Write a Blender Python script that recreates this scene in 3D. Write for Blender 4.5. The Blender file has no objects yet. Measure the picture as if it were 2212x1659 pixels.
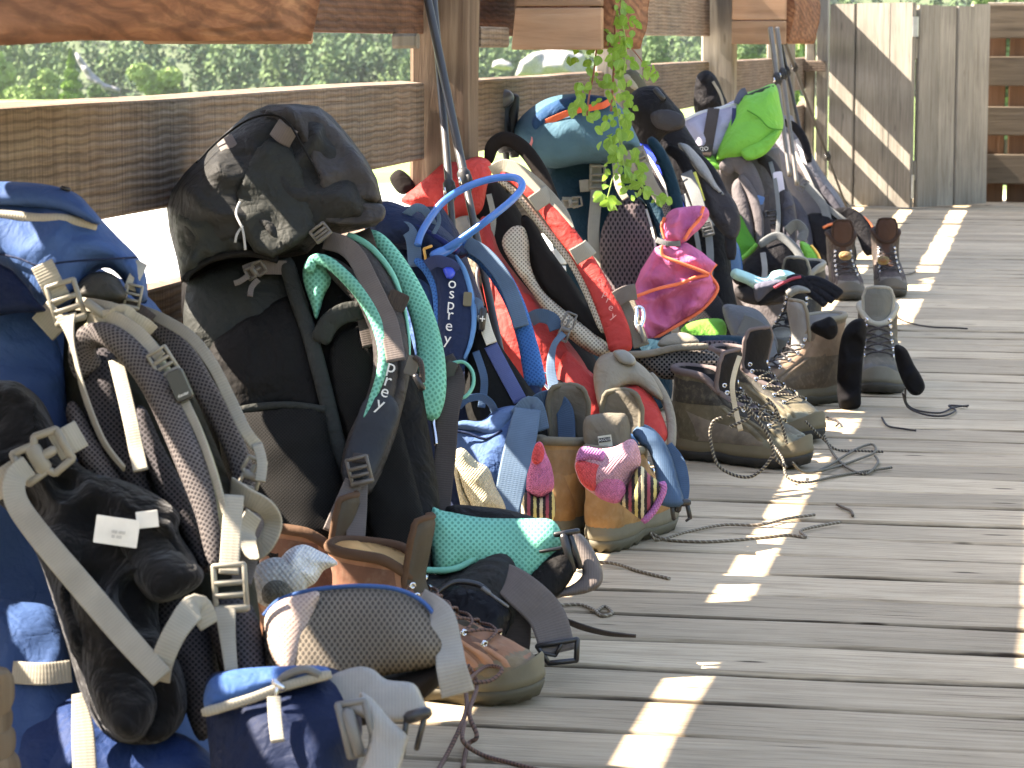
import bpy, bmesh, math, random
from mathutils import Vector, Matrix, Quaternion, noise
from mathutils.geometry import delaunay_2d_cdt
random.seed(7)
R = math.radians
scene = bpy.context.scene
col = scene.collection

# ---------------------------------------------------------------- camera
IW, IH, F = 2212.0, 1659.0, 5900.0
CAMH = 0.85
PITCH = math.atan(737.5 / F)
YAW = math.atan(1169.0 / math.hypot(F, 737.5))
cam_d = bpy.data.cameras.new('camera')
cam = bpy.data.objects.new('camera', cam_d)
col.objects.link(cam)
cam.location = (0, 0, CAMH)
cam.rotation_euler = (math.pi / 2 - PITCH, 0, YAW)
cam_d.sensor_width = 36.0
cam_d.lens = F / IW * 36.0
cam_d.clip_start = 0.1
cam_d.clip_end = 3000
cam_d.dof.use_dof = True
cam_d.dof.focus_distance = 4.7
cam_d.dof.aperture_fstop = 20.0
scene.camera = cam

# ---------------------------------------------------------------- sky, sun, exposure
SUN = Vector((-1.0, -0.06, 0.96)).normalized()
world = bpy.data.worlds.new('World')
scene.world = world
world.use_nodes = True
nt = world.node_tree
sky = nt.nodes.new('ShaderNodeTexSky')
sky.sky_type = 'NISHITA'
sky.sun_disc = False
sky.sun_elevation = math.asin(SUN.z)
sky.sun_rotation = math.atan2(SUN.x, SUN.y)
sky.altitude = 1400
sky.dust_density = 2.5
bg = nt.nodes['Background']
nt.links.new(sky.outputs[0], bg.inputs[0])
bg.inputs[1].default_value = 0.115
sun_d = bpy.data.lights.new('sun', 'SUN')
sun_d.energy = 5.0
sun_d.angle = R(0.5)
sun_d.color = (1.0, 0.98, 0.95)
sun = bpy.data.objects.new('sun', sun_d)
sun.rotation_euler = (-SUN).to_track_quat('-Z', 'Y').to_euler()
sun.location = SUN * 30
col.objects.link(sun)
vs = scene.view_settings
vs.view_transform = 'Standard'
vs.look = 'None'
vs.exposure = 2.92
vs.gamma = 1.0
vs.use_white_balance = True
vs.white_balance_temperature = 7700
vs.white_balance_tint = 14
vs.use_curve_mapping = False
scene.cycles.use_denoising = True
scene.cycles.max_bounces = 8

# ---------------------------------------------------------------- pixel <-> world
CP = Vector((0, 0, CAMH))
FW = Vector((-math.sin(YAW) * math.cos(PITCH), math.cos(YAW) * math.cos(PITCH), -math.sin(PITCH)))
RT = Vector((math.cos(YAW), math.sin(YAW), 0))
UP = RT.cross(FW)
FH = Vector((-math.sin(YAW), math.cos(YAW), 0))
def P(x, y, d):
    return CP + d * (FW + RT * ((x - IW / 2) / F) - UP * ((y - IH / 2) / F))
def ray(x, y):
    return FW + RT * ((x - IW / 2) / F) - UP * ((y - IH / 2) / F)
def G(x, y, z=0.0):
    r = ray(x, y)
    return CP + r * ((z - CAMH) / r.z)
def GD(x, y, z=0.0):
    r = ray(x, y)
    return (z - CAMH) / r.z

# ---------------------------------------------------------------- object helpers
ORG = {}
def tag(o, label=None, cat=None, group=None, kind=None):
    if label: o['label'] = label
    if cat: o['category'] = cat
    if group: o['group'] = group
    if kind: o['kind'] = kind
    return o
def thing(name, label, cat, loc, group=None, kind=None):
    o = bpy.data.objects.new(name, None)
    o.empty_display_size = 0.05
    o.location = loc
    col.objects.link(o)
    ORG[o.name] = Vector(loc)
    return tag(o, label, cat, group, kind)
def mobj(name, verts, faces, mat, parent=None, uvs=None, smooth=True, label=None, mats=None, midx=None):
    """verts in world coordinates; origin = the thing's origin (or the base of a top-level mesh)"""
    verts = [Vector(v) for v in verts]
    if parent is not None:
        org = ORG[parent.name]
    else:
        n = len(verts)
        org = Vector((sum(v.x for v in verts) / n, sum(v.y for v in verts) / n, min(v.z for v in verts)))
    me = bpy.data.meshes.new(name)
    me.from_pydata([tuple(v - org) for v in verts], [], faces)
    if uvs:
        ul = me.uv_layers.new(name='UVMap')
        for lp in me.loops:
            ul.data[lp.index].uv = uvs[lp.vertex_index]
    if smooth:
        me.polygons.foreach_set('use_smooth', [True] * len(me.polygons))
    for m in (mats or [mat]):
        me.materials.append(m)
    if midx:
        me.polygons.foreach_set('material_index', midx)
    me.validate()
    me.update()
    o = bpy.data.objects.new(name, me)
    col.objects.link(o)
    if parent is not None:
        o.parent = parent
    else:
        o.location = org
    ORG[o.name] = org
    if label: o['label'] = label
    return o
def crom(pts, n=6, closed=False):
    """Catmull-Rom through tuples of any dimension"""
    m = len(pts); out = []
    rng = range(m if closed else m - 1)
    for i in rng:
        if closed:
            a, b, c, d = pts[(i - 1) % m], pts[i], pts[(i + 1) % m], pts[(i + 2) % m]
        else:
            a, b, c, d = pts[max(i - 1, 0)], pts[i], pts[i + 1], pts[min(i + 2, m - 1)]
        for k in range(n):
            t = k / n; t2 = t * t; t3 = t2 * t
            out.append(tuple(0.5 * (2 * b[j] + (c[j] - a[j]) * t + (2 * a[j] - 5 * b[j] + 4 * c[j] - d[j]) * t2
                       + (-a[j] + 3 * b[j] - 3 * c[j] + d[j]) * t3) for j in range(len(b))))
    if not closed:
        out.append(tuple(pts[-1]))
    return out

# ---------------------------------------------------------------- materials
def lin(c):
    c = c / 255.0
    return c / 12.92 if c <= 0.04045 else ((c + 0.055) / 1.055) ** 2.4
def C(r, g, b, k=0.9):
    r, g, b = lin(r), lin(g), lin(b)
    k *= 0.4 + 0.6 * min(1.0, max(r, g, b) / 0.09)
    l = 0.3 * r + 0.6 * g + 0.1 * b
    r, g, b = [l + (q - l) * 0.88 for q in (r, g, b)]
    return (r * k, g * k, b * k, 1.0)
class Mat:
    def __init__(s, name):
        s.m = bpy.data.materials.new(name)
        s.m.use_nodes = True
        s.t = s.m.node_tree
        s.b = s.t.nodes['Principled BSDF']
    def n(s, typ, ins=None, **props):
        nd = s.t.nodes.new('ShaderNode' + typ)
        for k, v in props.items():
            setattr(nd, k, v)
        for k, v in (ins or {}).items():
            s.put(nd.inputs[k], v)
        return nd
    def put(s, sock, v):
        if isinstance(v, bpy.types.NodeSocket):
            s.t.links.new(v, sock)
        elif isinstance(v, bpy.types.Node):
            s.t.links.new(v.outputs[0], sock)
        else:
            sock.default_value = v
    def set(s, **kw):
        for k, v in kw.items():
            s.put(s.b.inputs[k.replace('_', ' ')], v)
    def math(s, op, a, b=None, c=None):
        nd = s.n('Math', operation=op)
        s.put(nd.inputs[0], a)
        if b is not None: s.put(nd.inputs[1], b)
        if c is not None: s.put(nd.inputs[2], c)
        return nd.outputs[0]
    def ramp(s, fac, stops):
        nd = s.n('ValToRGB')
        e = nd.color_ramp.elements
        while len(e) < len(stops): e.new(0.5)
        for i, (p, c) in enumerate(stops):
            e[i].position = p; e[i].color = c if len(c) == 4 else (*c, 1)
        s.put(nd.inputs[0], fac)
        return nd.outputs[0]
    def mix(s, fac, a, b, mode='MIX'):
        nd = s.n('Mix', data_type='RGBA', blend_type=mode)
        s.put(nd.inputs[0], fac); s.put(nd.inputs[6], a); s.put(nd.inputs[7], b)
        return nd.outputs[2]
    def coord(s, kind='Object'):
        return s.n('TexCoord').outputs[kind]
    def mapping(s, vec, scale=(1, 1, 1), loc=(0, 0, 0), rot=(0, 0, 0)):
        nd = s.n('Mapping')
        s.put(nd.inputs[0], vec)
        nd.inputs[1].default_value = loc; nd.inputs[2].default_value = rot; nd.inputs[3].default_value = scale
        return nd.outputs[0]
    def noise(s, vec, scale, detail=4, rough=0.55, dist=0.0):
        nd = s.n('TexNoise')
        s.put(nd.inputs['Vector'], vec)
        nd.inputs['Scale'].default_value = scale; nd.inputs['Detail'].default_value = detail
        nd.inputs['Roughness'].default_value = rough; nd.inputs['Distortion'].default_value = dist
        return nd.outputs[0]
    def bump(s, h, strength=0.3, dist=0.01, normal=None):
        nd = s.n('Bump')
        nd.inputs['Strength'].default_value = strength; nd.inputs['Distance'].default_value = dist
        s.put(nd.inputs['Height'], h)
        if normal is not None: s.put(nd.inputs['Normal'], normal)
        return nd.outputs[0]
def mul(c, k):
    return (c[0] * k, c[1] * k, c[2] * k, 1.0)
_mc = {}
def fabric(name, c, rough=0.78, wr=0.5, scale=9.0, sheen=0.0, var=0.22, spec=0.07):
    if name in _mc: return _mc[name]
    m = Mat(name)
    co = m.coord()
    big = m.noise(co, scale * 0.6, 3)
    m.set(Base_Color=m.ramp(big, [(0.3, mul(c, 1 - var)), (0.7, mul(c, 1 + var * 0.7))]), Roughness=rough)
    wn = m.noise(co, scale, 4, 0.5, 1.2)
    rg = m.math('ABSOLUTE', m.math('SUBTRACT', m.noise(co, scale * 1.5, 3, 0.5, 1.0), 0.5))
    rg2 = m.math('ABSOLUTE', m.math('SUBTRACT', m.noise(m.mapping(co, (1, 1, 0.5)), scale * 4.2, 3, 0.5, 0.8), 0.5))
    wv = m.math('ADD', rg, m.math('MULTIPLY', rg2, 0.45))
    fine = m.noise(co, 700, 2)
    b1 = m.bump(wn, wr, 0.03)
    b2 = m.bump(wv, min(1.0, wr * 1.3), 0.016, b1)
    b3 = m.bump(fine, 0.25, 0.0006, b2)
    m.set(Normal=b3)
    m.b.inputs['Sheen Weight'].default_value = sheen
    m.b.inputs['Sheen Roughness'].default_value = 0.5
    m.b.inputs['Specular IOR Level'].default_value = spec
    _mc[name] = m.m
    return m.m
def meshfab(name, c, dot, pitch=0.006, thr=0.25, ar=1.0, bstr=0.5):
    """spacer mesh: offset rows of dark dots over the UV plane (metres)"""
    if name in _mc: return _mc[name]
    m = Mat(name)
    uv = m.n('SeparateXYZ', {0: m.coord('UV')})
    k = math.pi / pitch
    su = m.math('SINE', m.math('MULTIPLY', m.math('ADD', uv.outputs[0], m.math('MULTIPLY', uv.outputs[1], ar)), k))
    sv = m.math('SINE', m.math('MULTIPLY', m.math('SUBTRACT', uv.outputs[0], m.math('MULTIPLY', uv.outputs[1], ar)), k))
    pr = m.math('MULTIPLY', su, sv)
    ab = m.math('ABSOLUTE', pr)
    fac = m.ramp(ab, [(thr, (0, 0, 0)), (thr + 0.3, (1, 1, 1))])
    big = m.noise(m.coord(), 14, 3)
    cc = m.ramp(big, [(0.3, mul(c, 0.85)), (0.7, mul(c, 1.12))])
    m.set(Base_Color=m.mix(fac, cc, dot), Roughness=0.85, Normal=m.bump(m.math('SUBTRACT', 1.0, fac), bstr, 0.0015))
    m.b.inputs['Specular IOR Level'].default_value = 0.1
    _mc[name] = m.m
    return m.m
def webbing(name, c, pitch=0.0035, var=0.12):
    if name in _mc: return _mc[name]
    m = Mat(name)
    uv = m.n('SeparateXYZ', {0: m.coord('UV')})
    s = m.math('SINE', m.math('MULTIPLY', uv.outputs[0], 2 * math.pi / pitch))
    s2 = m.math('SINE', m.math('MULTIPLY', uv.outputs[1], 2 * math.pi / 0.006))
    h = m.math('ADD', s, m.math('MULTIPLY', s2, 0.3))
    big = m.noise(m.coord(), 20, 3)
    cc = m.ramp(big, [(0.3, mul(c, 1 - var)), (0.7, mul(c, 1 + var))])
    f = m.math('MULTIPLY_ADD', s, 0.05, 0.95)
    nd = m.n('Mix', data_type='RGBA', blend_type='MULTIPLY')
    nd.inputs[0].default_value = 1.0
    m.put(nd.inputs[6], cc)
    m.put(nd.inputs[7], f)
    m.set(Base_Color=nd.outputs[2], Roughness=0.6, Normal=m.bump(h, 0.25, 0.0005))
    m.b.inputs['Specular IOR Level'].default_value = 0.15
    _mc[name] = m.m
    return m.m
def plain(name, c, rough=0.4, metal=0.0, var=0.1, bump=0.1, bscale=120):
    if name in _mc: return _mc[name]
    m = Mat(name)
    co = m.coord()
    big = m.noise(co, 30, 4)
    m.set(Base_Color=m.ramp(big, [(0.3, mul(c, 1 - var)), (0.7, mul(c, 1 + var))]), Roughness=rough, Metallic=metal,
          Normal=m.bump(m.noise(co, bscale, 3), bump, 0.001))
    _mc[name] = m.m
    return m.m
def wood(name, base, dark, light, axis='X', grain=60, saw=0.0, crack=0.5, rough=0.8, ring=0.0, warm=None, stretch=0.05, edge=None):
    """weathered timber; the grain runs along one axis of the object, every piece shifted by its own random"""
    if name in _mc: return _mc[name]
    m = Mat(name)
    co = m.coord()
    oi = m.n('ObjectInfo')
    off = m.n('CombineXYZ', {0: m.math('MULTIPLY', oi.outputs['Random'], 37.0), 1: m.math('MULTIPLY', oi.outputs['Random'], 91.0),
                             2: m.math('MULTIPLY', oi.outputs['Random'], 53.0)})
    v = m.n('VectorMath', {0: co, 1: off}, operation='ADD').outputs[0]
    s = stretch
    sc = {'X': (s, 1, 1), 'Y': (1, s, 1), 'Z': (1, 1, s)}[axis]
    st = m.mapping(v, sc)
    g1 = m.noise(st, grain, 6, 0.65, 0.6)
    g2 = m.noise(st, min(grain * 0.22, 16), 4, 0.6, 1.5)
    blot = m.noise(v, 2.2, 4, 0.6)
    c1 = m.ramp(g1, [(0.28, dark), (0.5, base), (0.75, light)])
    c2 = m.ramp(g2, [(0.3, mul(base, 0.7)), (0.65, mul(base, 1.2))])
    cc = m.mix(0.36, c1, c2)
    if warm:
        wf = m.ramp(blot, [(0.38, (0, 0, 0)), (0.62, (1, 1, 1))])
        cc = m.mix(m.math('MULTIPLY', wf, 0.75), cc, m.mix(0.5, warm, c1, 'MIX'))
    tone = m.math('MULTIPLY_ADD', oi.outputs['Random'], 0.36, 0.82)
    nd = m.n('Mix', data_type='RGBA', blend_type='MULTIPLY'); nd.inputs[0].default_value = 1.0
    m.put(nd.inputs[6], cc); m.put(nd.inputs[7], tone)
    cc = nd.outputs[2]
    bl2 = m.ramp(blot, [(0.3, (0.8, 0.8, 0.8)), (0.7, (1.1, 1.1, 1.1))])
    cc = m.mix(1.0, cc, bl2, 'MULTIPLY')
    h = g1
    if ring:
        rv = m.mapping(v, {'X': (0.28, 1, 1), 'Y': (1, 0.28, 1), 'Z': (1, 1, 0.28)}[axis])
        w = m.n('TexWave', {'Vector': rv, 'Scale': 17.0, 'Distortion': 7.0, 'Detail': 3.0, 'Detail Scale': 1.0}, wave_type='RINGS', rings_direction='SPHERICAL')
        wf = m.ramp(w.outputs[1], [(0.45, (0, 0, 0)), (0.9, (1, 1, 1))])
        cc = m.mix(m.math('MULTIPLY', wf, ring), cc, m.mix(0.5, cc, mul(dark, .8)))
    if saw:
        sv = m.mapping(v, {'X': (1, 1, 0.02), 'Y': (1, 1, 0.02), 'Z': (1, 0.02, 1)}[axis])
        sw = m.noise(sv, 150, 3, 0.6)
        cc = m.mix(1.0, cc, m.ramp(sw, [(0.3, (1 - saw,) * 3), (0.7, (1 + saw * 0.4,) * 3)]), 'MULTIPLY')
        # rippled dark growth lines across the face
        rw = m.n('TexWave', {'Vector': m.mapping(v, (1, 1, 1)), 'Scale': 26.0, 'Distortion': 3.2, 'Detail': 3.0, 'Detail Scale': 0.5},
                 wave_type='BANDS', bands_direction='Z')
        cc = m.mix(1.0, cc, m.ramp(rw.outputs[1], [(0.0, (1 - saw * 0.9,) * 3), (0.45, (1.05,) * 3)]), 'MULTIPLY')
        h = m.math('ADD', g1, m.math('MULTIPLY', rw.outputs[1], 0.6))
    if crack:
        cs = m.mapping(v, {'X': (0.035, 1, 1), 'Y': (1, 0.035, 1), 'Z': (1, 1, 0.035)}[axis])
        vo = m.noise(cs, min(grain * 0.55, 60), 2, 0.5, 0.3)
        cf = m.ramp(vo, [(0.25, (1, 1, 1)), (0.30, (0, 0, 0))])
        cc = m.mix(m.math('MULTIPLY', cf, crack), cc, mul(dark, 0.35))
        h = m.math('SUBTRACT', h, m.math('MULTIPLY', cf, 0.8))
        # short specks and knots
        ks = m.mapping(v, {'X': (0.22, 1, 1), 'Y': (1, 0.22, 1), 'Z': (1, 1, 0.22)}[axis])
        kv = m.n('TexVoronoi', {'Vector': ks, 'Scale': 16.0}, feature='F1')
        kf = m.ramp(kv.outputs[0], [(0.05, (1, 1, 1)), (0.10, (0, 0, 0))])
        cc = m.mix(m.math('MULTIPLY', kf, crack), cc, mul(dark, 0.5))
    if edge:  # dirty long edges, with the shade of the board gaps painted into the colour
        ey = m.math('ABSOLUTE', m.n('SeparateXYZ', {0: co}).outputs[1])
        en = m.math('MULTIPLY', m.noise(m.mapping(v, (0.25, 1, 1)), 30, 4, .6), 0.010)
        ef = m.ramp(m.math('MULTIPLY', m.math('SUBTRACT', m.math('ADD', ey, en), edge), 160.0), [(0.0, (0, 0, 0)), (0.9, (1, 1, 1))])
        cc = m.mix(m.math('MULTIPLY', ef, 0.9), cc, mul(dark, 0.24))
    m.set(Base_Color=cc, Roughness=rough, Normal=m.bump(h, 0.6, 0.004))
    m.b.inputs['Specular IOR Level'].default_value = 0.12
    _mc[name] = m.m
    return m.m

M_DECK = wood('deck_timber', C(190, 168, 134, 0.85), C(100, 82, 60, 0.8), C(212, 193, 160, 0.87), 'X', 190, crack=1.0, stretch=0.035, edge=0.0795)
M_RAIL = wood('rough_sawn_timber', C(138, 120, 102, .82), C(86, 72, 58, .78), C(168, 150, 130, .82), 'Y', 90, saw=0.34, crack=0.3, warm=C(138, 104, 78, .8))
M_RAILR = wood('red_brown_timber', C(126, 86, 62, .8), C(66, 42, 30, .8), C(160, 116, 84, .8), 'Y', 60, saw=0.2, crack=0.4, ring=.5, warm=C(92, 66, 52, .75))
M_POST = wood('post_timber', C(120, 98, 78, .75), C(66, 48, 36, .75), C(160, 140, 114, .75), 'Z', 45, crack=0.7, warm=C(128, 104, 88, .7))
M_POSTG = wood('grey_post_timber', C(150, 140, 124, .75), C(104, 94, 80, .75), C(182, 172, 155, .75), 'Z', 45, crack=0.5)
M_GATE = wood('gate_timber', C(144, 137, 124, .8), C(96, 89, 78, .76), C(172, 164, 150, .8), 'Z', 110, crack=0.5, stretch=0.04)
M_LOG = wood('planter_timber', C(138, 88, 58, .72), C(74, 40, 24, .7), C(196, 140, 94, .75), 'Y', 34, crack=0.5, ring=0.8, warm=C(104, 78, 64, .7), stretch=.16)
M_LOGEND = wood('planter_board_timber', C(162, 130, 102, .72), C(108, 80, 58, .72), C(190, 160, 130, .72), 'X', 26, crack=0.5, stretch=0.08, warm=C(196, 138, 92, .75))
M_SLAT = wood('fence_slat_timber', C(108, 94, 76, .62), C(70, 58, 46, .62), C(130, 114, 94, .62), 'X', 50, crack=0.5)
M_ORANGE = wood('orange_board_timber', C(118, 82, 54, .5), C(80, 54, 34, .5), C(138, 98, 68, .5), 'Z', 40, crack=0.3)

# ---------------------------------------------------------------- basic solids
def plank_mesh(name, lx, ly, lz, mat, wob=0.0, bev=0.004, seg=10, axis=0, seed=0, slope=0.0):
    """a board with eased, slightly wavy edges; centred in its section, running along one axis"""
    dims = [lx, ly, lz]
    L = dims[axis]
    o1, o2 = [i for i in range(3) if i != axis]
    a, b = dims[o1] / 2, dims[o2] / 2
    ring = [(-a + bev, -b), (a - bev, -b), (a, -b + bev), (a, b - bev), (a - bev, b), (-a + bev, b), (-a, b - bev), (-a, -b + bev)]
    verts, faces = [], []
    for i in range(seg + 1):
        t = -L / 2 + L * i / seg
        for j, (p, q) in enumerate(ring):
            k = noise.noise(Vector((t * 3.1 + seed * 17.3, p * 9 + seed * 3.0, q * 9 + seed))) * wob
            k2 = noise.noise(Vector((t * 2.3 + seed * 7.1 + 40, p * 5, q * 5 + seed * 2))) * wob
            v = [0, 0, 0]
            v[axis] = t; v[o1] = p + k * (1 if p > 0 else -1); v[o2] = q + k2 * 0.6 - (slope * (p / a + 1) / 2 if q > 0 else 0)
            verts.append(v)
    for i in range(seg):
        for j in range(8):
            faces.append([i * 8 + j, i * 8 + (j + 1) % 8, (i + 1) * 8 + (j + 1) % 8, (i + 1) * 8 + j])
    faces.append(list(range(8))[::-1]); faces.append([seg * 8 + j for j in range(8)])
    me = bpy.data.meshes.new(name)
    me.from_pydata(verts, [], faces)
    bm = bmesh.new(); bm.from_mesh(me); bmesh.ops.recalc_face_normals(bm, faces=bm.faces); bm.to_mesh(me); bm.free()
    me.materials.append(mat)
    return me
def put(name, me, loc, parent=None, rot=(0, 0, 0), label=None):
    o = bpy.data.objects.new(name, me)
    col.objects.link(o)
    loc = Vector(loc)
    if parent is not None:
        o.parent = parent
        o.location = loc - ORG[parent.name]
    else:
        o.location = loc
    o.rotation_euler = rot
    ORG[o.name] = loc
    if label: o['label'] = label
    return o

# ================================================================ THE SETTING
YG = (G(1880, 451)).y           # plane of the gate at the end of the deck
BP = 0.1745                     # board pitch
deck = thing('deck', 'weathered grey brown plank deck of the terrace', 'deck', (0, 0, 0), kind='structure')
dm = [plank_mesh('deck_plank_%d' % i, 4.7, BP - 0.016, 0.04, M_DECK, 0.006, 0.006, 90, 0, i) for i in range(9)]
y = YG + 0.25
k = 0
# board joints in the photograph: one falls on (2192, 1479)
ph = G(2192, 1479).y
y0 = ph - BP * math.floor((ph + 1.5) / BP)
while y0 < YG + 0.9:
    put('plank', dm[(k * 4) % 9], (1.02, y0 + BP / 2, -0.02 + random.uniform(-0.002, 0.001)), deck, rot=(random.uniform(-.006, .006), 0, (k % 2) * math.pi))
    y0 += BP; k += 1
jm = plank_mesh('joist', 0.08, YG + 2, 0.14, M_POST, 0, 0.004, 4, 1)
for i in range(6):
    put('joist', jm, (-1.25 + i * 0.85, YG / 2 - .8, -0.118), deck)

# ---- railing on the valley side
railing = thing('wooden_railing', 'rough sawn brown timber railing with square posts along the deck edge', 'railing', (-1.3, 3.2, 0))
RX = -1.315
def rail(z0, z1, ya, yb, seed, th=0.026, x=RX + .01, wob=0.0025, mat=M_RAIL):
    me = plank_mesh('rail', th, yb - ya, z1 - z0, mat, wob, 0.003, 60, 1, seed, 0.005)
    put('rail', me, (x, (ya + yb) / 2, (z0 + z1) / 2), railing)
POSTS = [5.62, 7.98, 10.5, 12.95]
ends = [-0.6] + POSTS + [YG + 0.85]
for i in range(len(ends) - 1):
    a, b = ends[i] + (0.004 if i else 0), ends[i + 1] - 0.004
    dz = [0, -0.004, 0.010, 0.006, 0.0][i]
    th0 = .052 if i == 0 else .026
    rail(0.605 + dz, 0.772 + dz, a, b, i + 1, th0, RX + .023 - th0 / 2)
    rail(0.36 + dz - (.03 if i == 0 else 0), 0.525 + dz - (.03 if i == 0 else 0), a, b, i + 11)
    rail(0.10, 0.285, a, b, i + 21)
    rail(0.868 + dz * .6, 1.03, a, b, i + 31, th0, RX + .023 - th0 / 2, mat=M_RAILR if i < 2 else M_RAIL)
    rail(1.036, 1.225, a, b, i + 41, mat=M_RAILR if i < 2 else M_RAIL)
for i, yy in enumerate(POSTS):
    me = plank_mesh('post', 0.125, 0.125, 1.16 + 0.5, M_POST if i == 0 else M_POSTG, 0.004, 0.008, 16, 2, i)
    put('post', me, (-1.262, yy + 0.062, 1.16 / 2 - 0.25), railing)
put('cross_brace', plank_mesh('cross_brace', 0.05, 0.30, 0.045, M_RAIL, 0.002, 0.004, 8, 1, 3), (-1.222, 5.9, 0.862), railing)
put('bracket', plank_mesh('bracket', 0.05, 0.03, 0.03, M_POSTG, 0.002, 0.006, 8, 0, 4), (-1.27, 5.36, 0.853), railing)

# ---- hollowed log planters hung on the railing
def planter(name, label, x0, x1, ya, yb, z0, z1, endslant=0.0, mat=M_LOG):
    t = thing(name, label, 'planter', ((x0 + x1) / 2, (ya + yb) / 2, z0), 'log planters along the railing')
    # curved front slab: section bulges towards the deck
    n, sg = 14, 24
    verts, faces = [], []
    for i in range(sg + 1):
        yy = ya + 0.03 + (yb - ya - 0.06) * i / sg
        for j in range(n):
            a = -0.35 * math.pi + 0.7 * math.pi * j / (n - 1)
            bul = 0.045 * math.cos(a) + 0.006 * noise.noise(Vector((yy * 4, j * .5, x0)))
            verts.append((x1 - 0.03 + bul, yy, z0 + (z1 - z0) * j / (n - 1) + 0.01 * noise.noise(Vector((yy * 2.2, 3, j * .1)))))
        for j in range(n):
            verts.append((x1 - 0.045, yy, z0 + (z1 - z0) * j / (n - 1)))
    w = 2 * n
    for i in range(sg):
        for j in range(n - 1):
            faces.append([i * w + j, (i + 1) * w + j, (i + 1) * w + j + 1, i * w + j + 1])
            faces.append([i * w + n + j + 1, (i + 1) * w + n + j + 1, (i + 1) * w + n + j, i * w + n + j])
        faces.append([i * w, i * w + n, (i + 1) * w + n, (i + 1) * w])
        faces.append([i * w + n - 1, (i + 1) * w + n - 1, (i + 1) * w + 2 * n - 1, i * w + 2 * n - 1])
    for i in (0, sg):
        faces.append([i * w + j for j in range(n)] + [i * w + 2 * n - 1 - j for j in range(n)])
    mobj('front_slab', verts, faces, mat, t, smooth=True)
    put('base_board', plank_mesh('base_board', x1 - x0 - 0.06, yb - ya - 0.07, 0.03, M_LOGEND, .002, .004, 8, 1, 2), ((x0 + x1) / 2 - 0.02, (ya + yb) / 2, z0 + 0.03), t)
    put('rear_board', plank_mesh('rear_board', 0.03, yb - ya - 0.07, z1 - z0 - 0.02, M_LOGEND, .002, .004, 8, 1, 5), (x0 + 0.016, (ya + yb) / 2, (z0 + z1) / 2 + 0.012), t)
    for yy, s in ((ya + 0.014, 1), (yb - 0.014, 2)):
        nb = 3
        me = bpy.data.meshes.new('end_board')
        bh = (z1 - z0) / nb
        for b in range(nb):
            zz0 = z0 - 0.004 + b * bh; zz1 = zz0 + bh - 0.003
            sl = endslant
            def xa(z): return x0 + sl * (z - z0)
            vb = [(xa(zz0), yy - .014, zz0), (x1 - 0.012, yy - .014, zz0), (x1 - 0.012, yy - .014, zz1), (xa(zz1), yy - .014, zz1),
                  (xa(zz0), yy + .014, zz0), (x1 - 0.012, yy + .014, zz0), (x1 - 0.012, yy + .014, zz1), (xa(zz1), yy + .014, zz1)]
            o = mobj('end_board', vb, [[0, 1, 2, 3], [5, 4, 7, 6], [4, 0, 3, 7], [1, 5, 6, 2], [3, 2, 6, 7], [4, 5, 1, 0]], M_LOGEND, t, smooth=False)
            bv = o.modifiers.new('bevel', 'BEVEL'); bv.width = 0.004; bv.segments = 2
    soil = []
    return t
planter('log_planter', 'orange brown log planter with bold curved grain at the near end of the railing', -1.235, -0.985, 1.9, 3.66, 0.852, 1.13)
planter('log_planter', 'pale tan planter of boards above the teal backpack with the hanging vine', -1.205, -0.985, 6.12, 6.72, 0.838, 1.13, endslant=0.10)
planter('log_planter', 'far log planter with rounded front slab above the leaning poles', -1.185, -0.97, 10.3, 11.55, 0.848, 1.12)

# ---- gate at the far end
gate = thing('plank_gate', 'grey weathered gate of vertical planks closing the far end of the deck', 'gate', (G(1900, 451).x, YG, 0))
fr = thing('slatted_fence', 'brown fence of horizontal slats right of the grey gate', 'fence', (G(2170, 439).x + .3, G(2170, 439).y, 0))
def gx(px): return G(px, 451).x * 1.0
PXM = 360 / CAMH
def gplank(p0, p1, ztop, mat, seed, parent, dy=0.0, z0=0.012, nm='gate_plank'):
    x0, x1 = gx(p0), gx(p1)
    me = plank_mesh(nm, x1 - x0 - 0.003, 0.03, ztop - z0, mat, 0.0012, 0.004, 14, 2, seed)
    put(nm, me, ((x0 + x1) / 2, YG + 0.02 + dy, (ztop + z0) / 2), parent)
TOPZ = CAMH + (92 - 8) / PXM
KA, KB = G(1789, 444.4), G(1971, 453.4)
kang = math.atan2(KB.y - KA.y, KB.x - KA.x)
for i, (u0, u1, dz, dy) in enumerate([(0, .31, 0, 0.0), (.31, .72, .003, -.005), (.72, 1.0, .004, .004)]):
    c_ = KA.lerp(KB, (u0 + u1) / 2)
    wdt = (KB - KA).length * (u1 - u0) - 0.005
    put('gate_plank', plank_mesh('gate_plank', wdt, 0.03, TOPZ + dz - .012, M_GATE, 0.0012, 0.004, 14, 2, i), (c_.x - dy, c_.y + dy, (TOPZ + dz + .012) / 2), gate, rot=(0, 0, kang))
LA, LB = G(1975, 452.5), G(2128, 444)
lang = math.atan2(LB.y - LA.y, LB.x - LA.x)
for i, (u0, u1, dz, dy) in enumerate([(0, .285, -.008, 0.0), (.285, .53, -.012, .006), (.53, .765, -.012, -.004), (.765, 1.0, 0, .003)]):
    c_ = LA.lerp(LB, (u0 + u1) / 2)
    wdt = (LB - LA).length * (u1 - u0) - 0.004
    put('gate_plank', plank_mesh('gate_plank', wdt, 0.03, TOPZ + dz - .012, M_GATE, 0.0012, 0.004, 14, 2, i + 5), (c_.x - dy, c_.y + dy, (TOPZ + dz + .012) / 2), gate, rot=(0, 0, lang))
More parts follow.
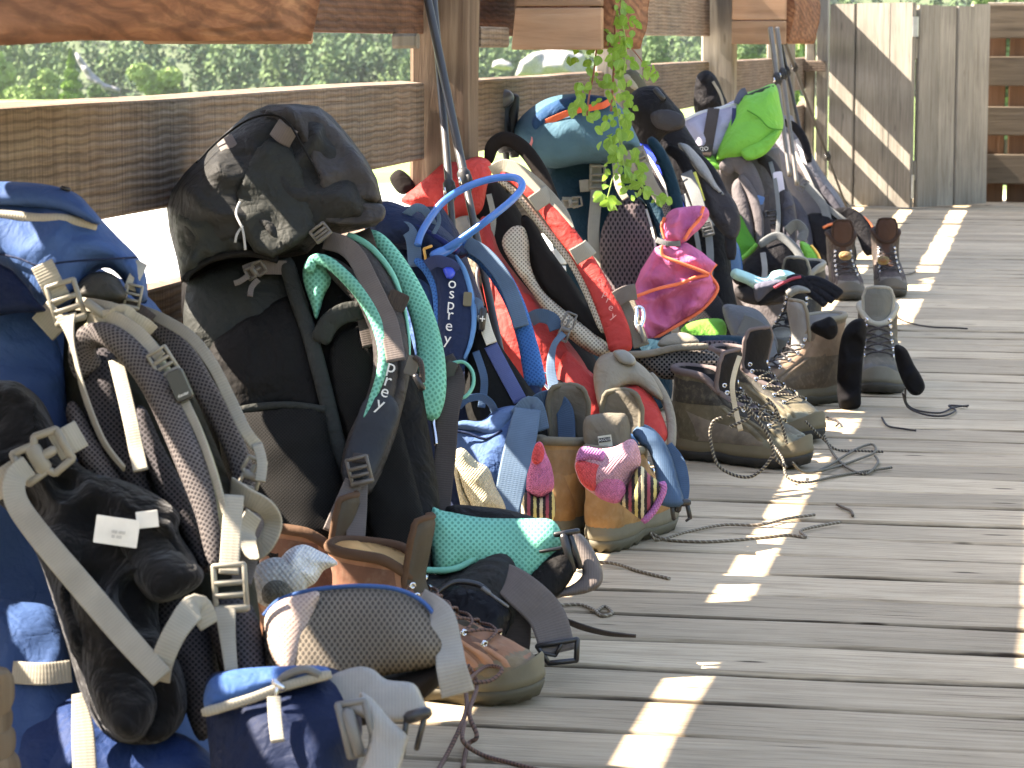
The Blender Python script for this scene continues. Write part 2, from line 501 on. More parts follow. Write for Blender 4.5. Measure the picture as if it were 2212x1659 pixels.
for z in (0.2, 0.82):
    c_ = KA.lerp(KB, .5)
    put('cross_rail', plank_mesh('cross_rail', (KB - KA).length - .02, 0.04, 0.1, M_GATE, 0.002, .004, 10, 0, int(z * 10)), (c_.x - math.sin(kang) * .042, c_.y + math.cos(kang) * .042, z), gate, rot=(0, 0, kang))
latch_m = plain('galvanised_metal', C(176, 178, 180), 0.35, 0.9)
put('latch', plank_mesh('latch', 0.03, 0.02, 0.10, latch_m, 0, .004, 4, 2), (KB.x, KB.y - 0.02, 0.93), gate)
put('hinge', plank_mesh('hinge', 0.012, 0.012, 0.12, latch_m, 0, .003, 4, 2), (KB.x, KB.y - 0.02, 0.12), gate)
YP = YG + 0.46
def xat(px, yy):
    r = ray(px, 300)
    return r.x * yy / r.y
gp = thing('gate_post', 'grey square post between the railing and the plank gate', 'post', (xat(1772, YP), YP, 0))
put('shaft', plank_mesh('shaft', 0.06, 0.09, 1.10, M_GATE, .003, .006, 12, 2, 9), (xat(1775, YP), YP, 0.55), gp)
put('shaft', plank_mesh('shaft', 0.05, 0.07, 1.06, M_POSTG, .003, .006, 12, 2, 19), (xat(1748, YP), YP + 0.02, 0.53), gp)
put('brace', plank_mesh('brace', 0.13, 0.04, 0.055, M_RAIL, .002, .004, 8, 0, 9), (xat(1757, YP), YP - .07, CAMH - 52 / PXM), gp)
# slatted fence
YF = G(2170, 439).y
PXF = 347 / CAMH
X0, X1 = G(2124, 439).x, G(2124, 439).x + 1.6
for i, (pa, pb) in enumerate([(10, 83), (122, 185), (230, 292), (333, 397)]):
    z1, z0 = CAMH + (92 - pa) / PXF, CAMH + (92 - pb) / PXF
    put('slat', plank_mesh('slat', X1 - X0, 0.03, z1 - z0, M_SLAT, .002, .004, 14, 0, i), ((X0 + X1) / 2, YF + 0.02, (z0 + z1) / 2), fr)
for i in range(6):
    w = 0.245
    x = X0 - 0.145 + i * (w + 0.018)
    put('rear_board', plank_mesh('rear_board', w, 0.022, 1.02, M_ORANGE, .002, .004, 10, 2, i), (x + w / 2, YF + 0.10, 0.51), fr)
put('top_rail', plank_mesh('top_rail', X1 - X0, 0.12, 0.02, M_POSTG, .002, .004, 10, 0, 1), ((X1 + X0) / 2, YF + 0.13, TOPZ + 0.004), fr)

# ---- ground and valley
def heightf(x, y):
    r = math.hypot(x, y)
    z = -0.55 - 0.010 * max(0, r - 10)
    if r > 120: z -= 0.018 * (r - 120)
    if r > 210:
        z += (r - 210) * 0.30 + ((r - 210) ** 2) * 0.0010
    z += 0.05 * noise.noise(Vector((x * .15, y * .15, 0))) * min(1, r / 15) + 1.5 * noise.noise(Vector((x * .02, y * .02, 4))) * min(1, max(0, (r - 60) / 150))
    return z
def terrain():
    verts, faces = [], []
    na = 120
    rs = [0.5 * 1.075 ** i for i in range(95)]
    for r in rs:
        for a in range(na):
            t = 2 * math.pi * a / na
            x, y = r * math.cos(t), r * math.sin(t)
            verts.append((x, y + 5, heightf(x, y)))
    for i in range(len(rs) - 1):
        for a in range(na):
            faces.append([i * na + a, i * na + (a + 1) % na, (i + 1) * na + (a + 1) % na, (i + 1) * na + a])
    c = len(verts); verts.append((0, 5, -0.55))
    for a in range(na):
        faces.append([c, (a + 1) % na, a])
    m = Mat('gravel_and_meadow')
    co = m.coord()
    sep = m.n('SeparateXYZ', {0: co})
    dist = m.n('VectorMath', {0: co}, operation='LENGTH').outputs['Value']
    n1 = m.noise(co, 0.18, 4)
    edge = m.math('ADD', m.math('MULTIPLY', n1, 16.0), dist)
    gr = m.ramp(m.math('MULTIPLY', edge, 1 / 60.0), [(0.46, (0, 0, 0)), (0.54, (1, 1, 1))])
    gravel = m.ramp(m.noise(co, 9, 5), [(0.3, (0.42, 0.42, 0.40)), (0.7, (0.60, 0.60, 0.58))])
    grass = m.ramp(m.noise(co, 0.6, 5), [(0.3, (0.10, 0.17, 0.035)), (0.7, (0.20, 0.28, 0.075))])
    far = m.ramp(m.math('MULTIPLY', dist, 1 / 300.0), [(0.45, (0, 0, 0)), (0.62, (1, 1, 1))])
    forest = m.ramp(m.noise(co, 0.08, 5), [(0.35, (0.035, 0.055, 0.02)), (0.7, (0.07, 0.10, 0.04))])
    cc = m.mix(gr, gravel, grass)
    cc = m.mix(far, cc, forest)
    m.set(Base_Color=cc, Roughness=0.95, Normal=m.bump(m.noise(co, 6, 5), 0.4, 0.05))
    o = mobj('ground', verts, faces, m.m, None)
    o['kind'] = 'structure'
    return o
terrain()

# ================================================================ SHAPING TOOLS (outlines in photograph pixels, depth in metres)
def frame_at(tan):
    n = (CP - Vector((0, 0, 0))).normalized()
    return n
def sweep(pts, prof, up_hint=None, angs=None, closed=False, scales=None):
    """pts: world Vectors; prof: closed list of (side, normal) offsets in metres; side lies in the picture plane unless turned by angs"""
    verts, uvs, faces = [], [], []
    n, m = len(pts), len(prof)
    L = 0.0
    per = [0.0]
    for j in range(m):
        a, b = prof[j], prof[(j + 1) % m]
        per.append(per[-1] + math.hypot(b[0] - a[0], b[1] - a[1]))
    for i, p in enumerate(pts):
        a = pts[(i - 1) % n] if (closed or i > 0) else pts[0]
        b = pts[(i + 1) % n] if (closed or i < n - 1) else pts[-1]
        t = (b - a)
        t = t.normalized() if t.length > 1e-9 else Vector((0, 0, 1))
        view = (p - CP).normalized() if up_hint is None else up_hint
        s = t.cross(view)
        if s.length < 0.05: s = t.cross(Vector((0, 0, 1)) + view * .3)
        s.normalize()
        nn = s.cross(t).normalized()
        if nn.dot(view) > 0: nn = -nn; 
        if angs:
            q = Quaternion(t, R(angs[i])); s = q @ s; nn = q @ nn
        if i: L += (p - pts[i - 1]).length
        sx, sy = scales[i] if scales else (1, 1)
        for j, (x, y) in enumerate(prof):
            verts.append(p + s * (x * sx) + nn * (y * sy))
            uvs.append((L, x * sx))
    rng = n if closed else n - 1
    for i in range(rng):
        i2 = (i + 1) % n
        for j in range(m):
            faces.append([i * m + j, i * m + (j + 1) % m, i2 * m + (j + 1) % m, i2 * m + j])
    if not closed:
        faces.append(list(range(m))[::-1]); faces.append([(n - 1) * m + j for j in range(m)])
    return verts, faces, uvs
def fixn(o):
    bm = bmesh.new(); bm.from_mesh(o.data); bmesh.ops.recalc_face_normals(bm, faces=bm.faces); bm.to_mesh(o.data); bm.free()
    return o
class Pk:
    """one thing seen at pixels (x, y): its depth is a leaning plane, offsets o are metres towards the camera"""
    def __init__(s, root, d0, y0=1000, sy=0.0, x0=0, sx=0.0):
        s.root, s.d0, s.y0, s.sy, s.x0, s.sx = root, d0, y0, sy, x0, sx
    def z(s, x, y):
        return s.d0 + (y - s.y0) * s.sy + (x - s.x0) * s.sx
    def pt(s, p, o=0.0):
        return P(p[0], p[1], s.z(p[0], p[1]) - o - (p[2] if len(p) > 2 else 0.0))
    def px(s, x, y):           # metres per pixel
        return s.z(x, y) / F
    def pil(s, name, pts, mat, o=0.0, tf=0.05, tb=None, g=None, par=None, smooth=True, rr=None, wr=0.004, wf=9.0, pw=0.5, label=None, dent=None, seed=0.0):
        """inflated cushion with the given outline: tf towards the camera, tb away"""
        tb = tf * 0.8 if tb is None else tb
        out = crom([p[:2] for p in pts], 5, True) if smooth else crom_lin([p[:2] for p in pts], 4)
        xs = [p[0] for p in out]; ys = [p[1] for p in out]
        w, h = max(xs) - min(xs), max(ys) - min(ys)
        if g is None: g = max(3.0, min(w, h) / 17.0)
        vec = [Vector(p) for p in out]
        nb = len(vec)
        inn = []
        yy = min(ys) + g * 0.5; r = 0
        import bisect
        while yy < max(ys):
            xcut = []
            for i in range(nb):
                a, b = out[i], out[(i + 1) % nb]
                if (a[1] > yy) != (b[1] > yy):
                    xcut.append(a[0] + (yy - a[1]) / (b[1] - a[1]) * (b[0] - a[0]))
            xcut.sort()
            xx = min(xs) + (g / 2 if r % 2 else 0)
            while xx < max(xs):
                if bisect.bisect(xcut, xx) % 2 == 1:
                    inn.append((xx, yy))
                xx += g
            yy += g * 0.87; r += 1
        def dist(p):
            best = 1e9
            for i in range(nb):
                a, b = out[i], out[(i + 1) % nb]
                dx, dy = b[0] - a[0], b[1] - a[1]
                l2 = dx * dx + dy * dy
                t = 0 if l2 == 0 else max(0, min(1, ((p[0] - a[0]) * dx + (p[1] - a[1]) * dy) / l2))
                q = (p[0] - a[0] - t * dx) ** 2 + (p[1] - a[1] - t * dy) ** 2
                if q < best: best = q
            return math.sqrt(best)
        pts_in = [(p, dist(p)) for p in inn]
        pts_in = [(p, q) for p, q in pts_in if q > g * 0.35]
        allv = vec + [Vector(p) for p, q in pts_in]
        res = delaunay_2d_cdt(allv, [], [list(range(nb))], 1, 1e-5)
        v2, f2 = res[0], res[2]
        orig = res[3]
        dd = [0.0] * nb + [q for p, q in pts_in]
        dm = max(dd) if pts_in else 1.0
        rr = rr or dm
        V, UVS = [], []
        hs = []
        for i, v in enumerate(v2):
            src = orig[i]
            q = min(dd[k] for k in src) if src else 0.0
            t = min(1.0, q / rr)
            hh = (1 - (1 - t) ** 2) ** pw
            hs.append(hh)
        k = s.px(s.x0 or xs[0], sum(ys) / len(ys))
        for v, hh in zip(v2, hs):
            d = s.z(v.x, v.y) - o
            nz = 0.0
            if wr:
                q = Vector((v.x * k * wf, v.y * k * wf, d * 3 + seed))
                nz = wr * (noise.noise(q) + 0.6 * noise.noise(q * 2.3 + Vector((5, 1, 2))) + 0.9 * (0.35 - abs(noise.noise(q * 0.8 + Vector((9, 4, 7))))) + 1.1 * max(0.0, 1 - 3.2 * abs(noise.noise(q * 1.3 + Vector((2, 8, 3))))) ) * min(1, hh * 1.5)
            V.append(P(v.x, v.y, d - tf * hh - nz)); UVS.append((v.x * k, -v.y * k))
        nv = len(v2)
        back = {}
        for i, (v, hh) in enumerate(zip(v2, hs)):
            if hh <= 1e-6: back[i] = i
            else:
                back[i] = len(V)
                V.append(P(v.x, v.y, s.z(v.x, v.y) - o + tb * hh)); UVS.append((v.x * k, -v.y * k))
        FA = [list(f) for f in f2] + [[back[i] for i in reversed(f)] for f in f2]
        ob = mobj(name, V, FA, mat, par or s.root, UVS, True, label)
        return ob
    def rib(s, name, pts, w, mat, o=0.0, par=None, th=0.0022, n=7, ang=0, label=None, lin_=False):
        """flat webbing; points (x, y[, o[, width px[, turn]]])"""
        full = [(p[0], p[1], (p[2] if len(p) > 2 else 0.0), (p[3] if len(p) > 3 else w), (p[4] if len(p) > 4 else ang)) for p in pts]
        c = crom(full, n) if not lin_ else crom_lin(full, n, False)
        W = [P(q[0], q[1], s.z(q[0], q[1]) - o - q[2]) for q in c]
        k = s.px(pts[0][0], pts[0][1])
        prof = [(-.5, -.5), (-.42, -.62), (.42, -.62), (.5, -.5), (.5, .5), (.42, .62), (-.42, .62), (-.5, .5)]
        sc = [(q[3] * k, th) for q in c]
        v, f, u = sweep(W, prof, None, [q[4] for q in c], False, sc)
        return fixn(mobj(name, v, f, mat, par or s.root, u, True, label))
    def foam(s, name, pts, w, t, mat, o=0.0, par=None, n=8, label=None, m=14, ang=0):
        """padded strap, rounded section: w px wide, t metres thick"""
        full = [(p[0], p[1], (p[2] if len(p) > 2 else 0.0), (p[3] if len(p) > 3 else w), (p[4] if len(p) > 4 else ang)) for p in pts]
        c = crom(full, n)
        W = [P(q[0], q[1], s.z(q[0], q[1]) - o - q[2]) for q in c]
        k = s.px(pts[0][0], pts[0][1])
        prof = []
        for j in range(m):
            a = 2 * math.pi * j / m
            cx, sy_ = math.cos(a), math.sin(a)
            prof.append((0.5 * math.copysign(abs(cx) ** 0.7, cx), 0.5 * math.copysign(abs(sy_) ** 0.8, sy_)))
        N = len(c)
        sc = []
        for i, q in enumerate(c):
            e = min(1.0, (min(i, N - 1 - i) + 0.6) / 3.0)
            sc.append((q[3] * k * (0.6 + 0.4 * e), t * (0.35 + 0.65 * e)))
        v, f, u = sweep(W, prof, None, [q[4] for q in c], False, sc)
        return fixn(mobj(name, v, f, mat, par or s.root, u, True, label))
    def tub(s, name, pts, r, mat, o=0.0, par=None, n=7, m=8, label=None, closed=False):
        """round cord or tube, radius in metres"""
        full = [(p[0], p[1], (p[2] if len(p) > 2 else 0.0)) for p in pts]
        c = crom(full, n, closed)
        W = [P(q[0], q[1], s.z(q[0], q[1]) - o - q[2]) for q in c]
        prof = [(r * math.cos(2 * math.pi * j / m), r * math.sin(2 * math.pi * j / m)) for j in range(m)]
        v, f, u = sweep(W, prof, None, None, closed)
        return fixn(mobj(name, v, f, mat, par or s.root, u, True, label))
    def loft(s, name, sl, mat, hd=0.12, par=None, n=36, sq=3.0, wr=0.006, wf=6.0, label=None, o=0.0):
        """volume between horizontal slices (y, xl, xr[, half depth])"""
        full = [(q[0], q[1], q[2], q[3] if len(q) > 3 else hd) for q in sl]
        c = crom(full, 5)
        V, FA, U = [], [], []
        for i, (y, xl, xr, h) in enumerate(c):
            xc = (xl + xr) / 2
            d = s.z(xc, y) - o + h
            ctr = P(xc, y, d)
            hw = (xr - xl) / 2 * d / F
            for j in range(n):
                a = 2 * math.pi * j / n
                ca, sa = math.cos(a), math.sin(a)
                e = 2.0 / sq
                q = ctr + RT * (hw * math.copysign(abs(ca) ** e, ca)) + FH * (h * math.copysign(abs(sa) ** e, sa))
                if wr:
                    nn = (q - ctr).normalized()
                    q = q + nn * (wr * (noise.noise(q * wf) + 0.5 * noise.noise(q * wf * 2.5)))
                V.append(q); U.append((a * max(hw, .05), -y * d / F))
        m = len(c)
        for i in range(m - 1):
            for j in range(n):
                FA.append([i * n + j, i * n + (j + 1) % n, (i + 1) * n + (j + 1) % n, (i + 1) * n + j])
        FA.append(list(range(n))); FA.append([(m - 1) * n + j for j in range(n)][::-1])
        return fixn(mobj(name, V, FA, mat, par or s.root, U, True, label))
    # ---- local frame for buckles and small hard parts
    def loc(s, x, y, o, ang):
        c = s.pt((x, y), o)
        a = R(ang)
        k = s.px(x, y)
        ex = (RT * math.cos(a) - UP * math.sin(a)) * k
        ey = (-RT * math.sin(a) - UP * math.cos(a)) * k
        ez = -FW
        return c, ex, ey, ez
    def plate(s, name, x, y, w, h, mat, o=0.0, ang=0, th=0.004, par=None, r=0.2, label=None, pts=None):
        """flat moulded plate: rounded rectangle w x h px (or an outline in the same local px)"""
        c, ex, ey, ez = s.loc(x, y, o, ang)
        if pts is None:
            rr = r * min(w, h)
            pts = []
            for sx, sy, a0 in ((1, 1, 0), (-1, 1, 90), (-1, -1, 180), (1, -1, 270)):
                for q in (0, 30, 60, 90):
                    a = R(a0 + q)
                    pts.append((sx * (w / 2 - rr) + rr * math.cos(a), sy * (h / 2 - rr) + rr * math.sin(a)))
        n = len(pts)
        V = [c + ex * p[0] + ey * p[1] - ez * th * .5 for p in pts] + [c + ex * p[0] + ey * p[1] + ez * th * .35 for p in pts] + \
            [c + ex * p[0] * .93 + ey * p[1] * .93 + ez * th * .5 for p in pts]
        FA = [[j, (j + 1) % n, n + (j + 1) % n, n + j] for j in range(n)] + [[n + j, n + (j + 1) % n, 2 * n + (j + 1) % n, 2 * n + j] for j in range(n)]
        FA += [list(range(n))[::-1], [2 * n + j for j in range(n)]]
        uv = [(p[0] * s.px(x, y), p[1] * s.px(x, y)) for p in pts] * 3
        return fixn(mobj(name, V, FA, mat, par or s.root, uv, False, label))
    def bars(s, name, x, y, segs, mat, o=0.0, ang=0, par=None, label=None):
        """moulded frame of rounded bars; segs: ((x0,y0),(x1,y1),width px[,thickness m]) in local px"""
        c, ex, ey, ez = s.loc(x, y, o, ang)
        k = s.px(x, y)
        V, FA = [], []
        for sg in segs:
            (x0, y0), (x1, y1), w = sg[:3]
            th = sg[3] if len(sg) > 3 else 0.006
            dx, dy = x1 - x0, y1 - y0
            L = math.hypot(dx, dy) or 1
            tx, ty = dx / L, dy / L
            px_, py_ = -ty, tx
            b = len(V)
            e = w * 0.35
            prof = [(-.5, 0), (-.35, .5), (.35, .5), (.5, 0), (.35, -.5), (-.35, -.5)]
            for q, sc in ((-e, .55), (0, 1), (L, 1), (L + e, .55)):
                for pw_, ph_ in prof:
                    V.append(c + ex * (x0 + tx * q + px_ * pw_ * w * sc) + ey * (y0 + ty * q + py_ * pw_ * w * sc) + ez * (ph_ * th * sc))
            for i in range(3):
                for j in range(6):
                    FA.append([b + i * 6 + j, b + i * 6 + (j + 1) % 6, b + (i + 1) * 6 + (j + 1) % 6, b + (i + 1) * 6 + j])
            FA.append([b + j for j in range(6)][::-1]); FA.append([b + 18 + j for j in range(6)])
        return fixn(mobj(name, V, FA, mat, par or s.root, None, True, label))
    def ladder(s, x, y, w, h, mat, o=0.0, ang=0, par=None, name='ladder_buckle'):
        a, b = w / 2, h / 2
        t = w * 0.19
        return s.bars(name, x, y, [((-a, -b), (a, -b), t), ((-a, b), (a, b), t * 1.5, .008), ((-a, -b), (-a, b), t), ((a, -b), (a, b), t),
                                   ((-a, -b * .2), (a, -b * .2), t * 1.1), ((-a, b * .38), (a, b * .38), t * 1.1)], mat, o, ang, par)
    def clip(s, x, y, w, h, mat, o=0.0, ang=0, par=None, name='side_release_buckle'):
        a, b = w / 2, h / 2
        t = w * 0.19
        return s.bars(name, x, y, [((-a * .8, -b), (a * .8, -b), t), ((-a * .8, -b), (-a, -b * .1), t), ((a * .8, -b), (a, -b * .1), t),
                                   ((-a, -b * .1), (-a * .55, b * .15), t), ((a, -b * .1), (a * .55, b * .15), t),
                                   ((-a * .55, b * .2), (a * .55, b * .2), t * 2.2, .008), ((-a * .8, b), (a * .8, b), t), ((-a * .7, b * .2), (-a * .8, b), t),
                                   ((a * .7, b * .2), (a * .8, b), t), ((0, b * .2), (0, -b * .5), t * 1.3)], mat, o, ang, par)
    def text(s, name, items, mat, par=None, th=0.0006, shear=0.0):
        """printed lettering: items (text, x, y, size px, angle, o)"""
        V, FA = [], []
        for tx, x, y, size, ang, o in items:
            cu = bpy.data.curves.new('t', 'FONT')
            cu.body = tx; cu.align_x = 'CENTER'; cu.align_y = 'CENTER'; cu.resolution_u = 3
            to = bpy.data.objects.new('t', cu)
            me = to.to_mesh()
            c, ex, ey, ez = s.loc(x, y, o, ang)
            b = len(V)
            for v in me.vertices:
                V.append(c + ex * (v.co.x * size) - ey * (v.co.y * size) + ez * th)
            for p in me.polygons:
                FA.append([b + i for i in p.vertices])
            to.to_mesh_clear()
            bpy.data.objects.remove(to); bpy.data.curves.remove(cu)
        return mobj(name, V, FA, mat, par or s.root, None, False)
def crom_lin(pts, n=4, closed=True):
    out = []
    m = len(pts)
    for i in range(m if closed else m - 1):
        a, b = pts[i], pts[(i + 1) % m]
        for k in range(n):
            t = k / n
            out.append(tuple(a[j] + (b[j] - a[j]) * t for j in range(len(a))))
    if not closed: out.append(tuple(pts[-1]))
    return out

# ---------------------------------------------------------------- shared kit materials
K_BEIGE = webbing('beige_webbing', C(150, 143, 126))
K_LGREY = webbing('light_grey_webbing', C(146, 142, 132))
K_TAUPE = webbing('taupe_webbing', C(104, 94, 88))
K_DKTAUPE = webbing('dark_taupe_webbing', C(74, 64, 58))
K_BLUEW = webbing('steel_blue_webbing', C(84, 108, 130))
K_NAVYW = webbing('dark_steel_webbing', C(60, 86, 112))
K_GREYW = webbing('grey_webbing', C(112, 114, 112))
K_BLACKW = webbing('black_webbing', C(34, 32, 32))
K_PBEIGE = plain('beige_plastic', C(126, 120, 104), 0.45)
K_PDARK = plain('dark_plastic', C(44, 42, 42), 0.35)
K_PGREY = plain('grey_plastic', C(98, 96, 92), 0.4)
K_PTAUPE = plain('taupe_plastic', C(96, 88, 78), 0.4)
K_STEEL = plain('bright_steel', C(205, 205, 208), 0.22, 1.0)
K_WHITE = plain('white_print', C(225, 225, 220), 0.6)

# ================================================================ BACKPACKS
# ---- 1: blue pack with beige straps, nearest the camera
c0 = G(260, 1659)
root = thing('backpack', 'royal blue hiking backpack with beige webbing and grey mesh pads nearest the camera', 'backpack', (-0.95, 2.75, 0), 'backpacks leaning on the railing')
k1 = Pk(root, 3.02, 1000, -0.00030, 250, -0.0001)
BL = fabric('royal_blue_nylon', C(52, 80, 124), 0.66, 0.34)
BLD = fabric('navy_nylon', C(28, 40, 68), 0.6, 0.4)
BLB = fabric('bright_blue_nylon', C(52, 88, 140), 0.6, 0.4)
OLV = fabric('olive_nylon', C(136, 132, 104), 0.6, 0.25)
GRYM = meshfab('grey_spacer_mesh', C(100, 93, 90), C(58, 53, 54), 0.006, 0.35)
DKM = meshfab('charcoal_spacer_mesh', C(72, 68, 70), C(40, 38, 40), 0.0065, 0.35)
BRM = meshfab('brown_hip_mesh', C(112, 102, 88), C(74, 67, 58), 0.0062, 0.3, 0.7)
PNK = meshfab('beige_stretch_mesh', C(176, 154, 140), C(150, 128, 116), 0.006, 0.3)
k1.loft('body', [(560, -150, 150, .08), (640, -160, 300, .13), (760, -170, 380, .15), (950, -180, 430, .16), (1200, -180, 470, .16), (1450, -170, 480, .16), (1640, -160, 470, .15), (1800, -150, 440, .1)], BL, o=-0.05)
k1.pil('side_panel', [(-60, 672), (60, 668), (105, 690), (135, 780), (146, 900), (150, 960), (60, 1000), (-60, 1000)], BL, 0.03, 0.035, seed=3, wr=.006)
lid = k1.pil('lid', [(-140, 440), (-60, 405), (0, 397), (100, 400), (165, 418), (208, 462), (255, 512), (298, 556), (316, 600), (316, 655), (285, 640), (262, 602), (235, 580), (205, 588), (178, 628), (140, 662), (90, 668), (40, 640), (-20, 590), (-140, 560)], BL, 0.05, 0.10, 0.12, wr=.008)
k1.pil('lid_flap', [(-140, 425), (-60, 396), (0, 392), (90, 397), (150, 413), (198, 450), (218, 480), (200, 484), (140, 462), (60, 450), (-60, 447), (-140, 455)], BL, 0.12, 0.035, 0.02, par=lid, wr=.004)
k1.tub('zip', [(-60, 462, .0), (20, 466), (80, 472), (140, 474), (205, 492, -.03)], 0.006, K_BEIGE, 0.145, lid)
k1.tub('seam', [(-20, 545, -.02), (40, 558, .0), (85, 574, .006), (140, 566, .006), (220, 560, -.01), (296, 556, -.05)], 0.0012, BLD, 0.152, lid)
k1.bars('zip_toggle', 8, 412, [((-14, 0), (14, 4), 10)], K_PDARK, 0.15, 5, lid)
k1.bars('zip_toggle', 142, 406, [((-8, 0), (8, 3), 9)], K_PDARK, 0.14, 5, lid)
k1.pil('lid_side_panel', [(-60, 560), (10, 575), (50, 610), (80, 650), (98, 672), (40, 676), (-60, 678)], BLD, 0.13, 0.025, 0.02)
k1.pil('collar', [(160, 640), (175, 605), (205, 588), (240, 590), (262, 612), (272, 645), (215, 655)], fabric('dark_collar_nylon', C(70, 68, 62), .5, .5), 0.10, 0.03)
k1.rib('lid_webbing', [(90, 570, .03), (110, 610, .02), (134, 655, .0)], 46, K_BEIGE, 0.165)
k1.ladder(142, 652, 58, 78, K_PBEIGE, 0.172, -18)
k1.rib('lid_webbing', [(142, 680, .0, 44), (150, 712, 0, 26, 40), (160, 760, 0, 18, 70), (182, 850, 0, 18, 60), (222, 950, 0, 18, 60), (268, 1012, 0, 16, 60)], 20, K_BEIGE, 0.165)
k1.rib('side_webbing', [(88, 668), (112, 694), (132, 716)], 52, K_BEIGE, 0.12, ang=10)
k1.rib('lid_webbing', [(306, 568, -.02), (292, 596), (280, 626)], 26, K_BEIGE, 0.10)
k1.ladder(288, 640, 30, 46, K_PBEIGE, 0.10, 12)
k1.rib('haul_loop', [(165, 656), (205, 660, .03), (255, 672, .04), (308, 698, .02), (330, 716)], 28, K_BEIGE, 0.12)
k1.rib('haul_loop', [(180, 640), (235, 640, .02), (292, 662, .01), (330, 690)], 22, K_DKTAUPE, 0.08)
k1.bars('strap_hook', 215, 672, [((-26, -14), (26, 16), 20, .012), ((20, 10), (34, 30), 14, .01)], K_PBEIGE, 0.165, 6)
k1.rib('loop_tab', [(238, 700), (262, 680, .012), (280, 690, .006)], 44, K_BEIGE, 0.16)
# back panel and pads
k1.pil('back_panel', [(150, 660), (220, 640), (300, 690), (380, 780), (440, 900), (500, 1050), (540, 1200), (560, 1400), (470, 1480), (380, 1300), (300, 1150), (200, 1000), (140, 860)], fabric('olive_back_panel', C(60, 58, 46), .8, .4), 0.02, 0.03, 0.04)
k1.pil('back_pad', [(178, 770), (215, 752), (246, 765), (268, 850), (300, 960), (332, 1060), (350, 1150), (310, 1110), (258, 1040), (205, 960), (180, 870)], DKM, 0.085, 0.04)
k1.pil('back_pad', [(142, 890), (165, 870), (205, 940), (262, 1030), (300, 1090), (240, 1070), (170, 1000)], GRYM, 0.10, 0.03)
k1.pil('back_pad', [(288, 900), (312, 880), (350, 960), (392, 1040), (430, 1120), (452, 1190), (448, 1240), (420, 1210), (372, 1120), (320, 1020)], DKM, 0.10, 0.035)
# shoulder straps
k1.foam('shoulder_strap', [(196, 806, -.02, 70), (178, 768, .0, 60), (186, 732, .02, 52), (222, 722, .03, 50), (262, 742, .04, 54), (306, 788, .04, 58), (346, 850, .035, 60), (384, 930, .03, 62), (416, 1010, .03, 60), (446, 1100, .02, 50), (462, 1180, .01, 42), (468, 1236, 0, 34)], 60, 0.032, GRYM, 0.13)
k1.foam('strap_binding', [(186, 712, .0, 26), (232, 698, .02, 30), (286, 728, .03, 34), (340, 786, .03, 34), (386, 862, .03, 34), (424, 946, .03, 36), (456, 1040, .025, 36), (480, 1130, .02, 30), (490, 1200, .01, 24)], 32, 0.02, OLV, 0.125)
k1.rib('load_webbing', [(190, 694), (240, 688, .02), (296, 722, .03), (342, 774, .03)], 34, K_BEIGE, 0.15)
k1.ladder(352, 782, 40, 52, K_PBEIGE, 0.185, -32)
k1.plate('brand_clip', 388, 832, 36, 66, plain('clip_black', C(58, 56, 54), .35), 0.185, -24, 0.012)
k1.text('brand_lettering', [('d', 384, 818, 20, -24, .193), ('deuter', 396, 852, 9, -24, .193)], K_WHITE)
k1.rib('load_webbing', [(398, 866, .02, 20), (432, 940, .02, 16, 20), (464, 1030, .02, 14, 30), (488, 1110, .01, 14, 30)], 16, K_BEIGE, 0.15)
k1.foam('shoulder_strap', [(300, 690, -.01, 44), (344, 708, .02, 48), (398, 768, .03, 50), (440, 838, .03, 50), (482, 912, .02, 48), (516, 990, .01, 46), (534, 1060, 0, 42), (536, 1110, 0, 30)], 48, 0.03, GRYM, 0.02)
k1.rib('load_webbing', [(308, 672), (352, 690, .02), (412, 728, .03), (458, 786, .03), (496, 860, .02), (530, 930, .02), (558, 966, .01)], 24, K_BEIGE, 0.055)
k1.rib('hanging_webbing', [(250, 778), (268, 850, .01), (284, 920, .015), (294, 970, .015), (304, 1016, .02)], 30, K_BEIGE, 0.15)
k1.clip(545, 1022, 48, 62, K_PBEIGE, 0.06, 20)
k1.rib('load_webbing', [(556, 960), (566, 1000), (562, 1040)], 22, K_BEIGE, 0.07)
k1.rib('hip_webbing', [(500, 1052, .02), (530, 1072, .03), (572, 1096, .02), (590, 1130, 0), (574, 1172, -.01), (548, 1190, -.02), (532, 1150, -.03), (548, 1110, -.03)], 44, K_BEIGE, 0.10, ang=35)
k1.rib('hip_webbing', [(556, 1110, .0, 60), (540, 1180, 0, 50), (520, 1260, 0, 44)], 48, K_TAUPE, 0.05)
k1.rib('strap_webbing', [(506, 1070), (500, 1150), (494, 1240)], 40, K_BEIGE, 0.16)
k1.ladder(497, 1268, 62, 88, K_PBEIGE, 0.175, -4)
k1.rib('strap_webbing', [(486, 1310, 0, 44), (492, 1380, 0, 32), (500, 1450, 0, 26)], 34, K_BEIGE, 0.165)
k1.pil('lumbar_pad', [(462, 1300), (500, 1290), (545, 1310), (568, 1380), (572, 1470), (520, 1500), (480, 1440), (452, 1360)], DKM, 0.10, 0.045)
k1.pil('lumbar_pad', [(300, 1250), (380, 1260), (440, 1330), (470, 1430), (480, 1540), (430, 1600), (380, 1480), (320, 1360)], DKM, 0.07, 0.04)
